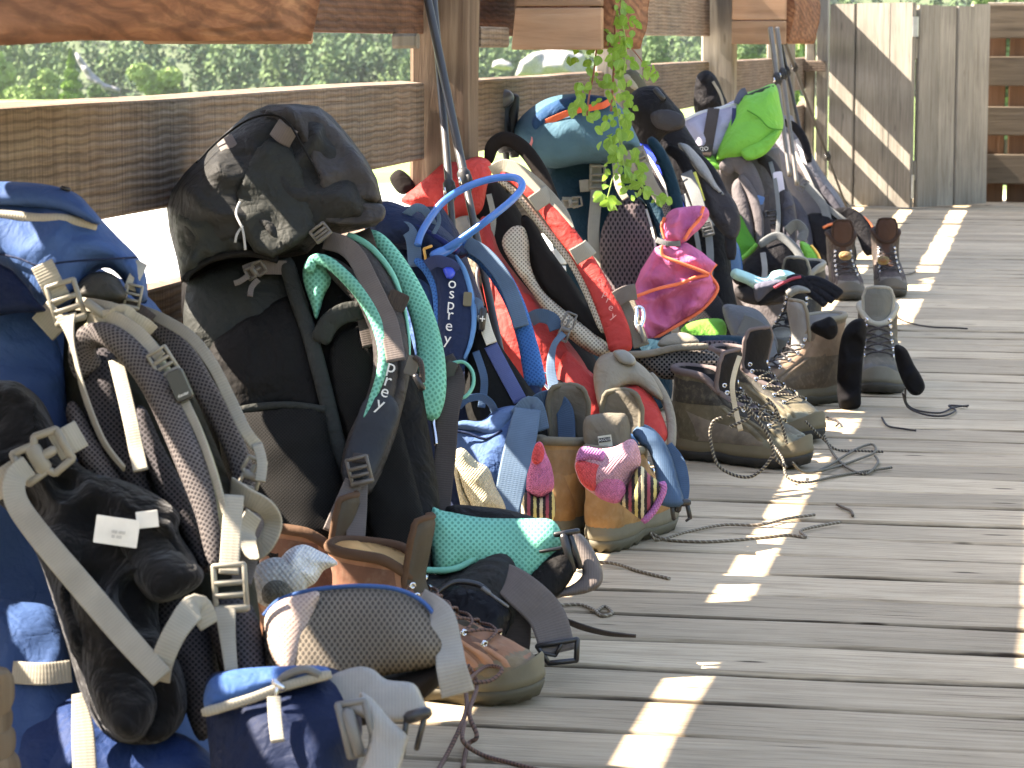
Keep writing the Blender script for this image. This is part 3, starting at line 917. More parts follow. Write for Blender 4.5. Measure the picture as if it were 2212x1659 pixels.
# hip belt wing
hb = k1.pil('hip_belt', [(572, 1330), (600, 1300), (660, 1280), (740, 1272), (820, 1272), (880, 1286), (930, 1322), (962, 1372), (966, 1408), (930, 1442), (820, 1462), (700, 1500), (620, 1520), (585, 1460), (568, 1390)], BRM, 0.10, 0.045)
k1.pil('hip_belt_panel', [(572, 1335), (600, 1300), (650, 1284), (690, 1280), (676, 1330), (656, 1400), (630, 1450), (600, 1440), (578, 1390)], PNK, 0.135, 0.016, par=hb)
k1.tub('piping', [(570, 1330), (605, 1296), (680, 1274), (780, 1266), (860, 1274), (918, 1304), (956, 1358)], 0.0024, BLB, 0.112, hb)
k1.pil('hip_belt_core', [(600, 1440), (760, 1470), (900, 1440), (960, 1420), (950, 1480), (820, 1560), (640, 1560)], fabric('dark_belt_core', C(48, 40, 34), .85, .3), 0.06, 0.05)
k1.rib('belt_webbing', [(905, 1300, -.02, 60), (950, 1330, .02, 58), (968, 1390, .02, 56), (975, 1440, .02, 62), (990, 1500, .0, 70)], 58, K_LGREY, 0.10)
# blue hip pocket in front
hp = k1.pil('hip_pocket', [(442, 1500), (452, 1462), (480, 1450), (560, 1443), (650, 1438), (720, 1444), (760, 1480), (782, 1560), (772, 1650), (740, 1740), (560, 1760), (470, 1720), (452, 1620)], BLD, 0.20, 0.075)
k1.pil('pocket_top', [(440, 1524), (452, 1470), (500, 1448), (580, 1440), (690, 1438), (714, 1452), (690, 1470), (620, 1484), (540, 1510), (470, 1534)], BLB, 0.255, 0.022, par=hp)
k1.foam('zip', [(436, 1540), (480, 1528), (545, 1508), (610, 1484), (660, 1470), (716, 1456)], 20, 0.008, K_BEIGE, 0.278, hp)
k1.tub('zip_cord', [(600, 1478), (620, 1458, .01), (660, 1446, .012), (690, 1458, .006)], 0.004, K_PGREY, 0.275, hp)
k1.bars('zip_pull', 600, 1478, [((-8, -6), (10, 8), 12, .006), ((0, 4), (-6, 34), 8, .004)], K_STEEL, 0.292, 0, hp)
k1.rib('pull_tab', [(592, 1506), (594, 1550), (600, 1602)], 26, K_BEIGE, 0.294, hp)
k1.pil('belt_webbing', [(690, 1484), (722, 1456), (772, 1440), (806, 1446), (836, 1468), (892, 1476), (912, 1506), (924, 1546), (870, 1560), (800, 1556), (748, 1530)], K_LGREY, 0.235, 0.010, .004, pw=.35, wr=.004)
k1.pil('belt_webbing', [(776, 1500), (806, 1510), (846, 1556), (878, 1586), (880, 1606), (846, 1690), (770, 1700), (790, 1630), (796, 1580)], K_LGREY, 0.285, 0.012, .004, pw=.35, wr=.004)
k1.bars('belt_buckle', 764, 1572, [((-30, -44), (20, -52), 14), ((-30, -44), (-6, 56), 16, .01), ((20, -52), (44, 42), 14), ((-6, 56), (44, 42), 14), ((-12, -30), (10, 46), 26, .014)], K_PGREY, 0.30, 0)
k1.bars('belt_clip', 898, 1588, [((-14, -34), (22, -44), 26, .012), ((-18, -30), (-26, 40), 12), ((18, -38), (2, 26), 12)], K_PDARK, 0.27, 0)
# lower pocket and webbing at the foot of the pack
k1.pil('side_pocket', [(-80, 1310), (40, 1300), (120, 1320), (160, 1420), (180, 1560), (200, 1700), (-80, 1720)], BL, 0.06, 0.05, seed=5, wr=.010)
k1.pil('base_panel', [(30, 1560), (160, 1500), (300, 1560), (420, 1600), (480, 1700), (200, 1760), (20, 1740)], fabric('deep_blue_base', C(28, 50, 92), .6, .4), 0.07, 0.06, wr=.012)
k1.rib('patch_webbing', [(28, 1452), (90, 1456, .006), (154, 1450)], 46, K_BEIGE, 0.125)
k1.rib('base_webbing', [(166, 1500, .02, 20), (178, 1570, .02, 44), (184, 1680, .02, 48)], 44, K_BEIGE, 0.14)
k1.clip(92, 986, 84, 100, K_PBEIGE, 0.235, 60)
k1.rib('compression_webbing', [(118, 968, .0), (150, 950, .0), (175, 936, -.01)], 58, K_BEIGE, 0.225)
k1.rib('compression_webbing', [(-40, 1066, -.02), (10, 1040), (60, 1006)], 58, K_BEIGE, 0.22)
k1.rib('compression_webbing', [(62, 1006, 0, 44), (34, 1030, .012, 44), (34, 1080, .012, 46), (80, 1150, .01, 48), (180, 1270, .008, 50), (270, 1376, .006, 48), (350, 1464, .0, 44)], 46, K_BEIGE, 0.24)
k1.rib('compression_webbing', [(344, 1470, 0, 44), (352, 1424, .02, 46), (382, 1360, .03, 48), (424, 1312, .02, 56), (452, 1352, 0, 40)], 48, K_BEIGE, 0.22, ang=-12)
# ---- black jacket strapped to the blue pack
jk = Pk(None, 3.02, 1000, -0.00030, 250, -0.0001)
JB = fabric('black_jacket_cloth', C(32, 30, 29), 0.8, 0.9, 7, 0.1, 0.25)
jr = thing('black_jacket', 'rumpled black jacket strapped to the side of the nearest blue backpack', 'jacket', P(220, 1400, 2.95))
jk.root = jr
jk.pil('jacket_body', [(-90, 850), (-20, 826), (40, 828), (92, 868), (128, 940), (176, 1004), (250, 1034), (330, 1080), (384, 1112), (388, 1150), (428, 1216), (420, 1262), (350, 1290), (352, 1380), (392, 1440), (402, 1540), (350, 1604), (270, 1612), (215, 1580), (176, 1500), (146, 1400), (112, 1290), (80, 1200), (30, 1120), (-20, 1080), (-90, 1080)], JB, 0.10, 0.06, 0.05, g=10, wr=.030, wf=10, rr=45)
jk.pil('sleeve_fold', [(-70, 850), (20, 822), (70, 850), (120, 930), (120, 985), (60, 1010), (0, 1040), (-70, 1040)], JB, 0.15, 0.04, 0.02, wr=.012, seed=2)
jk.pil('hem_fold', [(200, 1030), (300, 1050), (386, 1108), (380, 1170), (440, 1236), (410, 1280), (330, 1300), (270, 1220), (230, 1120)], JB, 0.155, 0.035, 0.02, wr=.014, seed=6)
jk.pil('sleeve_fold', [(150, 1260), (240, 1280), (310, 1400), (340, 1520), (300, 1600), (230, 1580), (180, 1460)], JB, 0.15, 0.045, 0.02, wr=.016, seed=9)
jk.plate('care_label', 252, 1148, 88, 56, plain('care_label_cloth', C(232, 226, 214), .8), 0.215, 8, 0.001, r=.03)
jk.plate('care_label', 318, 1122, 44, 34, plain('care_label_cloth', C(232, 226, 214), .8), 0.208, -6, 0.001, r=.03)
jk.text('label_print', [('IIIIII IIIII', 258, 1140, 9, 8, .2165), ('IIIII IIIIII', 256, 1150, 9, 8, .2165), ('III IIIII', 252, 1160, 9, 8, .2165)], plain('grey_print', C(130, 126, 120), .8))

# ---- 2: large charcoal pack with mint green padding
root = thing('backpack', 'tall charcoal hiking backpack with mint green strap padding and bulging lid', 'backpack', (-1.0, 3.75, 0), 'backpacks leaning on the railing')
k2 = Pk(root, 3.88, 900, -0.00030, 640, 0.0)
CH = fabric('charcoal_nylon', C(58, 58, 56), 0.62, 0.6)
CHG = fabric('charcoal_green_nylon', C(60, 62, 58), 0.65, 0.5)
CHD = fabric('black_brown_nylon', C(40, 38, 36), 0.7, 0.5)
CHT = fabric('taupe_nylon', C(72, 68, 66), 0.6, 0.6)
MINT = meshfab('mint_spacer_mesh', C(104, 184, 158), C(70, 148, 124), 0.0085, 0.42)
MINTF = fabric('mint_trim', C(104, 184, 160), .8, .2)
DKMESH = meshfab('black_stretch_mesh', C(44, 42, 38), C(24, 23, 21), 0.004, 0.3)
k2.loft('body', [(520, 400, 740, .08), (600, 396, 740, .12), (750, 404, 800, .15), (900, 420, 850, .16), (1050, 440, 890, .16), (1200, 470, 920, .16), (1330, 520, 930, .14), (1370, 560, 900, .1)], CHD, o=0.0)
k2.pil('side_panel', [(400, 640), (420, 600), (520, 560), (620, 560), (660, 640), (690, 740), (700, 860), (690, 900), (600, 880), (500, 880), (450, 780), (400, 720)], CHG, 0.03, 0.03, seed=4, wr=.01)
k2.pil('front_panel', [(450, 760), (560, 670), (650, 640), (690, 740), (700, 880), (600, 880), (510, 890)], CHD, 0.055, 0.02, seed=8, wr=.006)
k2.foam('panel_binding', [(618, 560), (640, 640), (668, 720), (700, 840), (730, 960), (760, 1040)], 34, 0.02, CHG, 0.075)
lid2 = k2.pil('lid', [(360, 450), (372, 410), (400, 372), (440, 332), (490, 284), (536, 244), (580, 226), (640, 224), (688, 230), (716, 250), (756, 296), (790, 342), (814, 386), (826, 434), (826, 474), (812, 488), (760, 500), (710, 512), (690, 520), (664, 548), (600, 562), (540, 545), (470, 560), (420, 590), (392, 612), (382, 560), (366, 500)], CH, 0.0, 0.12, 0.13, g=10, wr=.018, rr=60, wf=9, smooth=False)
k2.pil('lid_end_panel', [(505, 420), (520, 372), (550, 320), (580, 296), (625, 310), (652, 355), (668, 410), (678, 460), (684, 500), (640, 530), (590, 558), (550, 545), (520, 500)], CHG, 0.112, 0.020, 0.02, par=lid2, wr=.007, rr=14, smooth=False)
k2.pil('lid_top_panel', [(560, 240), (620, 226), (690, 236), (740, 285), (785, 340), (815, 395), (826, 440), (770, 438), (700, 430), (680, 380), (640, 300), (600, 270)], CHT, 0.098, 0.026, 0.02, par=lid2, wr=.014, seed=2, rr=18, smooth=False)
k2.pil('lid_skirt', [(690, 430), (760, 436), (826, 442), (824, 478), (760, 488), (700, 478)], CHT, 0.108, 0.014, 0.01, par=lid2, wr=.006, rr=10)
k2.pil('lid_skirt', [(376, 450), (430, 420), (500, 428), (520, 500), (545, 545), (470, 558), (420, 590), (394, 606), (382, 540)], CHG, 0.075, 0.035, 0.02, par=lid2, wr=.014, wf=16)
k2.tub('seam', [(424, 352), (470, 306), (530, 262, .03), (580, 248, .05), (620, 262, .05), (650, 310, .05), (690, 380, .04)], 0.0016, CHD, 0.105, lid2)
k2.tub('elastic_hem', [(396, 606), (420, 580), (470, 556), (540, 548), (600, 562)], 0.005, CHD, 0.10, lid2)
k2.rib('lid_loop', [(484, 300, -.01), (496, 322, .004), (504, 350, .0)], 38, K_TAUPE, 0.105)
k2.rib('lid_loop', [(594, 274), (612, 290, .006), (634, 302, .0)], 40, K_TAUPE, 0.135, ang=15)
k2.rib('cord_end', [(518, 436), (510, 462, .006), (524, 496, .004), (530, 540, -.01)], 5, webbing('white_cord', C(170, 170, 168)), 0.158)
k2.rib('cord_end', [(524, 488), (512, 506), (508, 524, -.004)], 5, webbing('white_cord', C(170, 170, 168)), 0.158)
k2.ladder(692, 502, 34, 26, K_PTAUPE, 0.13, -38)
k2.rib('side_webbing', [(528, 588), (560, 578), (620, 578)], 30, K_TAUPE, 0.08)
k2.clip(552, 584, 30, 40, K_PTAUPE, 0.09, 60)
k2.rib('webbing_tail', [(536, 596), (518, 608), (506, 612)], 12, K_TAUPE, 0.095)
k2.rib('webbing_tail', [(558, 604), (544, 620), (540, 640)], 12, K_TAUPE, 0.095)
# stretch pocket at the side
k2.pil('stretch_pocket', [(470, 900), (520, 885), (620, 876), (700, 884), (720, 960), (750, 1060), (760, 1160), (700, 1250), (600, 1240), (530, 1160), (490, 1040)], meshfab('stretch_pocket_mesh', C(44, 42, 39), C(28, 27, 25), 0.005, 0.25), 0.07, 0.045, wr=.008)
k2.tub('pocket_hem', [(470, 905), (530, 884), (620, 876), (704, 886)], 0.006, CHG, 0.082)
# back panel
bp2 = k2.pil('back_panel', [(690, 560), (740, 520), (800, 520), (850, 600), (900, 780), (930, 950), (950, 1100), (940, 1240), (880, 1330), (800, 1300), (770, 1150), (730, 960), (700, 840), (672, 700)], CHD, 0.03, 0.04, 0.04)
k2.foam('panel_binding', [(690, 740), (710, 700, .01), (745, 676, .015), (790, 672, .012)], 44, 0.014, CHG, 0.085, bp2)
k2.pil('mesh_panel', [(712, 760), (740, 714), (790, 696), (830, 760), (862, 900), (900, 1050), (932, 1200), (900, 1320), (850, 1300), (800, 1150), (760, 980), (722, 860)], DKMESH, 0.075, 0.012, par=bp2)
k2.pil('harness_pad', [(654, 600), (662, 562), (690, 552), (712, 570), (714, 610), (700, 640), (684, 690), (672, 660)], MINT, 0.075, 0.028)
# near shoulder strap: charcoal face with mint edge
ss = k2.pil('shoulder_strap', [(690, 556), (730, 560), (780, 600), (826, 660), (850, 720), (862, 780), (858, 840), (836, 920), (810, 990), (790, 1040), (750, 1052), (736, 1010), (752, 940), (790, 860), (806, 790), (800, 720), (770, 660), (720, 606)], CHT, 0.10, 0.018, 0.012, wr=.001)
k2.foam('strap_edge', [(666, 588, 0, 26), (678, 562, .006, 24), (706, 566, .01, 26), (744, 596, .01, 26), (786, 644, .01, 28), (816, 700, .01, 28), (830, 760, .008, 26), (822, 812, .006, 20), (802, 868, .004, 15), (780, 920, 0, 10)], 26, 0.022, MINT, 0.112, ss)
k2.foam('strap_edge', [(752, 506, 0, 14), (800, 534, .006, 14), (846, 590, .006, 12), (872, 660, .006, 8), (884, 740, 0, 6), (880, 820, 0, 5)], 12, 0.012, MINTF, 0.085, ss)
k2.pil('strap_face', [(742, 528), (772, 520), (820, 560), (862, 640), (882, 720), (886, 800), (868, 890), (842, 980), (806, 1060), (780, 1066), (770, 1030), (800, 960), (830, 880), (846, 800), (840, 720), (812, 640), (772, 570)], CHT, 0.085, 0.02, 0.01, wr=.001, par=ss)
k2.pil('strap_end', [(790, 860), (838, 850), (862, 890), (836, 960), (806, 1030), (780, 1050), (744, 1040), (740, 1000), (762, 930)], fabric('slate_nylon', C(62, 66, 72), .7, .3), 0.115, 0.014, par=ss)
k2.rib('load_webbing', [(702, 518, -.01), (742, 530, .01), (770, 556, .016), (798, 610, .02), (822, 660, .02), (840, 700, .02), (856, 780, .02)], 40, K_TAUPE, 0.112)
k2.plate('strap_keeper', 858, 650, 44, 40, K_DKTAUPE, 0.125, 24, .004)
k2.rib('strap_webbing', [(776, 620), (784, 690), (796, 750)], 24, K_DKTAUPE, 0.095)
k2.text('logo_lettering', [('p', 846, 792, 40, 14, .131), ('r', 838, 822, 40, 17, .133), ('e', 832, 846, 38, 19, .134), ('y', 822, 872, 40, 21, .135)], K_WHITE)
k2.plate('daisy_tab', 890, 790, 26, 42, K_PTAUPE, 0.125, 18, .004)
k2.tub('elastic_loop', [(896, 772), (908, 782, .006), (912, 806, .004), (912, 826)], 0.004, K_DKTAUPE, 0.135)
k2.bars('hook', 906, 826, [((-6, -14), (4, 14), 14, .01)], K_PDARK, 0.138, -10)
k2.ladder(776, 1016, 42, 52, K_PTAUPE, 0.145, -14)
k2.rib('strap_webbing', [(780, 980), (778, 1000)], 34, K_DKTAUPE, 0.14)
k2.rib('strap_webbing', [(764, 1040), (742, 1090), (716, 1150)], 38, K_TAUPE, 0.13)
k2.rib('strap_webbing', [(774, 1040), (772, 1100), (768, 1160), (764, 1210)], 40, K_TAUPE, 0.125)
# far shoulder strap: mint inside face
k2.foam('shoulder_strap', [(770, 520, -.02, 24), (806, 514, .0, 34), (842, 548, .01, 38), (878, 606, .015, 44), (908, 672, .015, 50), (926, 740, .015, 56), (932, 800, .015, 62), (926, 856, .01, 70), (912, 902, 0, 66)], 50, 0.034, MINT, 0.0)
k2.pil('strap_end', [(872, 870), (884, 880), (920, 910), (926, 960), (910, 1000), (870, 980), (862, 920)], CHD, 0.0, 0.03)
k2.rib('load_webbing', [(782, 500), (790, 520, .01), (800, 556, .0)], 38, K_DKTAUPE, 0.04)
k2.rib('hip_webbing', [(965, 770, -.06, 30), (985, 824, -.05, 40), (968, 890, -.04, 48), (962, 980, -.04, 46), (952, 1080, -.04, 44), (950, 1130, -.04, 44)], 44, K_DKTAUPE, 0.03)
k2.plate('daisy_tab', 972, 800, 26, 40, K_PDARK, -0.02, 20, .006)
k2.tub('hose_loop', [(972, 786), (1000, 782), (1020, 802), (1022, 832), (1006, 856), (982, 862)], 0.0026, MINTF, -0.02)
k2.tub('key_hook', [(944, 890), (936, 910), (940, 940), (942, 960)], 0.003, K_STEEL, 0.0)
# hip belt
hb2 = k2.pil('hip_belt', [(930, 1106), (960, 1104), (1040, 1118), (1130, 1120), (1190, 1122), (1212, 1150), (1214, 1180), (1180, 1230), (1130, 1262), (1080, 1240), (1000, 1230), (940, 1240)], MINT, 0.05, 0.04, pw=.4)
k2.pil('hip_belt_back', [(960, 1106), (1060, 1096), (1150, 1116), (1220, 1150), (1240, 1200), (1200, 1290), (1140, 1300), (1100, 1260)], CHD, 0.02, 0.04, par=hb2)
hw = k2.pil('hip_wing', [(880, 1228), (920, 1240), (980, 1236), (1040, 1196), (1086, 1180), (1118, 1200), (1130, 1250), (1134, 1300), (1110, 1360), (1060, 1400), (990, 1390), (930, 1330), (890, 1280)], CH, 0.06, 0.05, wr=.008)
k2.tub('piping', [(876, 1222), (930, 1232), (990, 1226), (1050, 1190), (1082, 1178)], 0.0045, MINTF, 0.085, hw)
k2.pil('hip_pocket', [(936, 1290), (980, 1262), (1040, 1268), (1090, 1300), (1104, 1340), (1070, 1396), (1000, 1392), (950, 1350)], fabric('glossy_black_nylon', C(34, 34, 38), .32, .5), 0.095, 0.03, par=hw)
k2.tub('zip', [(936, 1286), (980, 1258), (1030, 1262), (1056, 1280)], 0.004, K_PDARK, 0.13, hw)
k2.bars('zip_pull', 1070, 1290, [((-26, -18), (-12, -8), 10), ((-10, -6), (26, 20), 7, .004)], K_PGREY, 0.145, 0, hw)
k2.rib('belt_webbing', [(1080, 1240, .0, 60), (1120, 1270, .02, 76), (1180, 1330, .01, 80), (1206, 1410, -.0, 74)], 74, K_TAUPE, 0.095, ang=-15)
k2.rib('belt_webbing', [(1085, 1250, -.01), (1110, 1330), (1105, 1420, -.02), (1080, 1500, -.05)], 70, K_DKTAUPE, 0.08)
k2.bars('belt_buckle', 1206, 1406, [((-44, -10), (40, -24), 12), ((-44, -10), (-20, 26), 12), ((40, -24), (38, 20), 12), ((-20, 26), (38, 20), 12), ((-34, 4), (-6, 10), 8), ((-6, 10), (8, -16), 8)], K_PDARK, 0.10, 0)
k2.pil('belt_webbing', [(1226, 1154), (1256, 1154), (1286, 1194), (1302, 1236), (1296, 1266), (1264, 1282), (1206, 1292), (1192, 1308), (1198, 1282), (1240, 1260), (1258, 1238), (1248, 1206)], K_TAUPE, 0.06, 0.012, .006, pw=.35, wr=.003)
k2.bars('belt_buckle', 1222, 1190, [((-22, -34), (26, -42), 12), ((-4, -30), (14, 40), 20, .012), ((10, -30), (30, 34), 14), ((-56, 2), (-10, -6), 8)], K_PDARK, 0.085, 0)
k2.pil('belt_end', [(1140, 1250), (1190, 1196), (1230, 1190), (1240, 1240), (1190, 1300), (1150, 1290)], CHD, 0.07, 0.02)
k2.rib('webbing_tail', [(1200, 1330, .0, 10), (1250, 1352, 0, 18), (1310, 1368, 0, 14), (1374, 1374, 0, 8)], 14, K_DKTAUPE, 0.0, ang=50)

# ---- 3: blue pack with drinking hose
root = thing('backpack', 'blue hiking backpack with a bright blue drinking hose between the charcoal and red packs', 'backpack', (-0.95, 4.75, 0), 'backpacks leaning on the railing')
k3 = Pk(root, 4.84, 900, -0.00040, 950, 0.0)
NV = fabric('navy_pack_cloth', C(36, 48, 76), .62, .5)
NVM = fabric('mid_blue_cloth', C(60, 88, 130), .6, .5)
BM = meshfab('bright_blue_mesh', C(46, 108, 172), C(32, 82, 142), 0.008, 0.4)
BLT = fabric('sky_blue_foam', C(84, 136, 184), .8, .2)
HOSE = plain('hose_plastic', C(46, 112, 190), .18, 0, .15, .02)
k3.loft('body', [(450, 800, 960, .06), (520, 800, 1000, .10), (650, 820, 1040, .13), (800, 860, 1090, .14), (950, 890, 1140, .14), (1090, 930, 1180, .14), (1150, 960, 1180, .10)], NV, o=-0.02)
k3.pil('lid', [(790, 460), (828, 434), (880, 448), (940, 478), (985, 518), (1012, 548), (960, 566), (880, 540), (800, 530)], NV, 0.03, 0.06, wr=.006)
k3.tub('lid_hem', [(790, 482), (860, 478), (930, 506), (990, 545)], 0.006, fabric('lid_hem_cloth', C(40, 48, 100), .6, .3), 0.085)
k3.pil('side_panel', [(850, 620), (900, 600), (940, 640), (950, 740), (945, 860), (900, 880), (860, 760)], NVM, 0.04, 0.03)
k3.pil('side_panel', [(975, 560), (1012, 600), (1030, 660), (1024, 740), (990, 820), (960, 760), (955, 650)], NVM, 0.045, 0.03)
k3.pil('inner_mesh', [(806, 540), (834, 545), (862, 572), (882, 608), (876, 630), (850, 606), (824, 574)], BM, 0.07, 0.02)
k3.foam('strap_edge', [(896, 562, 0, 14), (924, 582, .01, 24), (944, 622, .01, 26), (950, 680, .01, 24), (946, 740, 0, 16)], 24, 0.02, BM, 0.08)
ss = k3.pil('shoulder_strap', [(922, 566), (944, 550), (984, 552), (1010, 604), (1022, 660), (1020, 722), (1006, 768), (990, 816), (966, 850), (950, 800), (946, 700), (942, 620)], NV, 0.10, 0.018, .012, wr=.001)
k3.foam('strap_edge', [(984, 552, 0, 8), (1004, 588, .0, 12), (1018, 640, 0, 12), (1024, 690, 0, 12), (1016, 742, 0, 10), (1002, 776, 0, 7)], 11, 0.014, BLT, 0.105, ss)
k3.text('logo_lettering', [('o', 977, 612, 34, 2, .127), ('s', 976, 634, 34, 3, .127), ('p', 974, 658, 34, 4, .127), ('r', 973, 680, 34, 5, .127), ('e', 970, 690 + 14, 34, 6, .127), ('y', 967, 732, 34, 8, .127)], K_WHITE, ss)
k3.plate('daisy_tab', 1010, 646, 18, 30, plain('olive_plastic', C(104, 98, 72), .5), 0.125, 4, .004, ss)
k3.rib('load_webbing', [(866, 494), (880, 496, .008), (892, 520, .01), (897, 576, 0)], 30, K_BLUEW, 0.085)
k3.rib('thin_loop', [(846, 488, 0), (880, 462, .03), (902, 448, .04), (924, 462, .03), (940, 500, 0)], 18, K_BLUEW, 0.05)
k3.rib('thin_loop', [(905, 522), (914, 496, .01), (930, 470, .02), (944, 458, .02), (948, 480, .01), (936, 506)], 9, K_BLUEW, 0.09)
k3.foam('shoulder_strap', [(968, 548, -.02, 30), (1004, 534, .0, 38), (1046, 556, .01, 42), (1084, 602, .012, 42), (1114, 660, .012, 40), (1136, 728, .01, 40), (1150, 790, .006, 44), (1158, 838, 0, 46)], 42, 0.03, BM, 0.01)
k3.pil('strap_end', [(1136, 826), (1166, 824), (1172, 870), (1176, 904), (1150, 904), (1138, 870)], NV, 0.0, 0.02)
k3.rib('load_webbing', [(1006, 526), (1044, 548, .01), (1076, 584, .014), (1100, 626, .012), (1116, 670, .01), (1126, 706, .006)], 34, K_BLUEW, 0.04)
k3.tub('drinking_hose', [(946, 548), (1000, 514, .03), (1060, 470, .06), (1108, 430, .06), (1128, 402, .05), (1112, 384, .04), (1064, 386, .03), (1008, 404, .02), (960, 434, .01), (930, 470, .0), (910, 504), (902, 530)], 0.0068, HOSE, 0.12, m=12)
k3.foam('hose_end', [(930, 556, 0, 20), (950, 547, 0, 24), (976, 536, 0, 18), (996, 520, .012, 15)], 20, 0.02, HOSE, 0.125)
k3.pil('bite_valve', [(956, 580), (966, 572), (980, 576), (984, 590), (976, 602), (964, 600)], plain('valve_blue', C(36, 70, 200), .25), 0.125, 0.014, wr=0)
k3.rib('hose_keeper', [(922, 574), (944, 564, .012), (972, 572, .008), (986, 586)], 26, webbing('navy_webbing', C(48, 62, 104)), 0.13, ang=15)
k3.bars('hose_clip', 926, 546, [((-10, -8), (-6, 14), 6), ((-6, 14), (8, 20), 6), ((-10, -8), (6, -14), 6)], plain('orange_plastic', C(224, 160, 40), .4), 0.13, 0)
k3.pil('back_panel', [(1020, 700), (1040, 688), (1078, 742), (1140, 830), (1180, 884), (1200, 960), (1160, 1010), (1060, 1000), (1010, 900), (1004, 800)], fabric('dark_back_foam', C(40, 40, 38), .85, .3), 0.05, 0.03)
k3.rib('sternum_webbing', [(1042, 680), (1052, 716), (1062, 742)], 24, webbing('cream_webbing', C(222, 212, 186)), 0.09)
k3.rib('sternum_webbing', [(1060, 746), (1086, 796), (1124, 866)], 30, webbing('violet_blue_webbing', C(78, 90, 136)), 0.085)
k3.bars('sternum_buckle', 1042, 690, [((0, -20), (0, 20), 15, .008)], K_PDARK, 0.11, 6)
k3.text('cross_mark', [('+', 1042, 690, 26, 6, .118)], K_WHITE)
k3.rib('sternum_webbing', [(1026, 648), (1036, 656, .006), (1040, 676)], 14, K_BLUEW, 0.11)
# hip belt pocket and straps
hp = k3.pil('hip_pocket', [(972, 930), (990, 912), (1040, 908), (1072, 884), (1112, 876), (1142, 886), (1158, 916), (1150, 980), (1128, 1060), (1100, 1104), (1050, 1080), (1005, 1030), (982, 980)], NVM, 0.12, 0.05, wr=.009)
k3.pil('pocket_flap', [(974, 922), (1000, 908), (1046, 910), (1080, 886), (1112, 880), (1096, 920), (1070, 940), (1020, 930)], fabric('pale_blue_flap', C(80, 108, 146), .55, .5), 0.155, 0.016, par=hp)
k3.tub('zip', [(976, 930), (1010, 936), (1050, 948), (1084, 930)], 0.0025, NV, 0.172, hp)
k3.rib('belt_webbing', [(1140, 884, .0, 54), (1128, 940, .01, 62), (1112, 1010, .01, 62), (1098, 1080, .0, 58), (1090, 1120, .0, 54)], 60, K_BLUEW, 0.185, ang=8)
k3.rib('belt_webbing', [(1118, 902, .0, 40), (1150, 878, .01, 44), (1172, 930, .0, 30)], 40, K_BLUEW, 0.165)
k3.rib('belt_webbing', [(988, 880), (1010, 862, .02), (1040, 858, .02), (1062, 874, .01), (1072, 902)], 20, K_NAVYW, 0.12, ang=45)
k3.rib('belt_webbing', [(1148, 892), (1166, 868, .02), (1194, 862, .02), (1218, 884, .02), (1224, 930, .01), (1222, 990, .0)], 40, K_NAVYW, 0.10, ang=25)
k3.pil('hip_belt', [(1344, 930), (1360, 914), (1384, 922), (1396, 950), (1394, 1000), (1372, 1030), (1350, 1010)], fabric('hip_belt_blue', C(44, 88, 136), .6, .4), 0.14, 0.03)
k3.pil('belt_webbing', [(1366, 934), (1390, 916), (1424, 938), (1450, 984), (1466, 1040), (1476, 1092), (1420, 1086), (1416, 1024), (1402, 976), (1382, 958)], K_NAVYW, 0.185, 0.014, .006, pw=.35, wr=.003)
k3.rib('belt_webbing', [(1444, 960, .0, 16), (1468, 1000, .0, 24), (1476, 1050, 0, 26), (1472, 1092, 0, 24)], 22, K_NAVYW, 0.17)
k3.bars('belt_buckle', 1468, 1102, [((-18, -14), (18, -16), 16, .01), ((-16, -10), (-12, 18), 10), ((16, -12), (22, 16), 10), ((22, 16), (14, 22), 6), ((0, -14), (-4, 0), 14)], K_PDARK, 0.18, 0)

# ---- 4: red pack
root = thing('backpack', 'bright red hiking backpack with beige mesh back behind the blue pack', 'backpack', (-0.9, 5.45, 0), 'backpacks leaning on the railing')
k4 = Pk(root, 5.50, 800, -0.00050, 1150, 0.0)
RD = fabric('red_nylon', C(184, 50, 42), .6, .5)
BGM = meshfab('beige_back_mesh', C(192, 180, 156), C(120, 110, 92), 0.0085, 0.4)
TB = fabric('taupe_beige_nylon', C(138, 128, 110), .65, .4)
DBR = fabric('dark_brown_foam', C(44, 38, 34), .85, .2)
k4.loft('body', [(360, 930, 1050, .05), (450, 930, 1120, .09), (600, 980, 1190, .13), (750, 1050, 1270, .14), (880, 1110, 1320, .14), (985, 1140, 1330, .12), (1004, 1160, 1300, .08)], DBR, o=-0.05)
k4.pil('top_flap', [(866, 432), (900, 402), (930, 376), (962, 350), (1000, 346), (1036, 338), (1062, 356), (1052, 404), (1034, 462), (960, 474), (896, 448)], RD, -0.02, 0.05, wr=.008)
k4.pil('grab_patch', [(842, 384), (862, 366), (886, 382), (896, 404), (874, 420), (856, 412)], DBR, -0.06, 0.02)
k4.pil('side_panel', [(1036, 480), (1058, 476), (1078, 540), (1120, 600), (1170, 660), (1216, 722), (1262, 784), (1282, 836), (1266, 876), (1220, 860), (1150, 860), (1100, 810), (1064, 710), (1040, 600)], RD, 0.06, 0.04, wr=.008)
k4.foam('grab_loop', [(1056, 352, -.02, 20), (1064, 316, .0, 30), (1092, 300, .01, 32), (1130, 320, .01, 32), (1164, 366, .01, 32), (1188, 416, .01, 28), (1202, 446, 0, 22)], 30, 0.022, DBR, 0.0)
k4.pil('back_foam', [(1126, 470), (1150, 476), (1190, 540), (1240, 610), (1286, 680), (1316, 730), (1290, 740), (1220, 680), (1160, 610), (1136, 540)], DBR, 0.06, 0.03)
k4.pil('back_mesh', [(1084, 524), (1104, 492), (1130, 490), (1142, 520), (1146, 572), (1168, 622), (1214, 666), (1272, 710), (1326, 756), (1300, 772), (1246, 744), (1192, 692), (1148, 632), (1106, 572)], BGM, 0.085, 0.024)
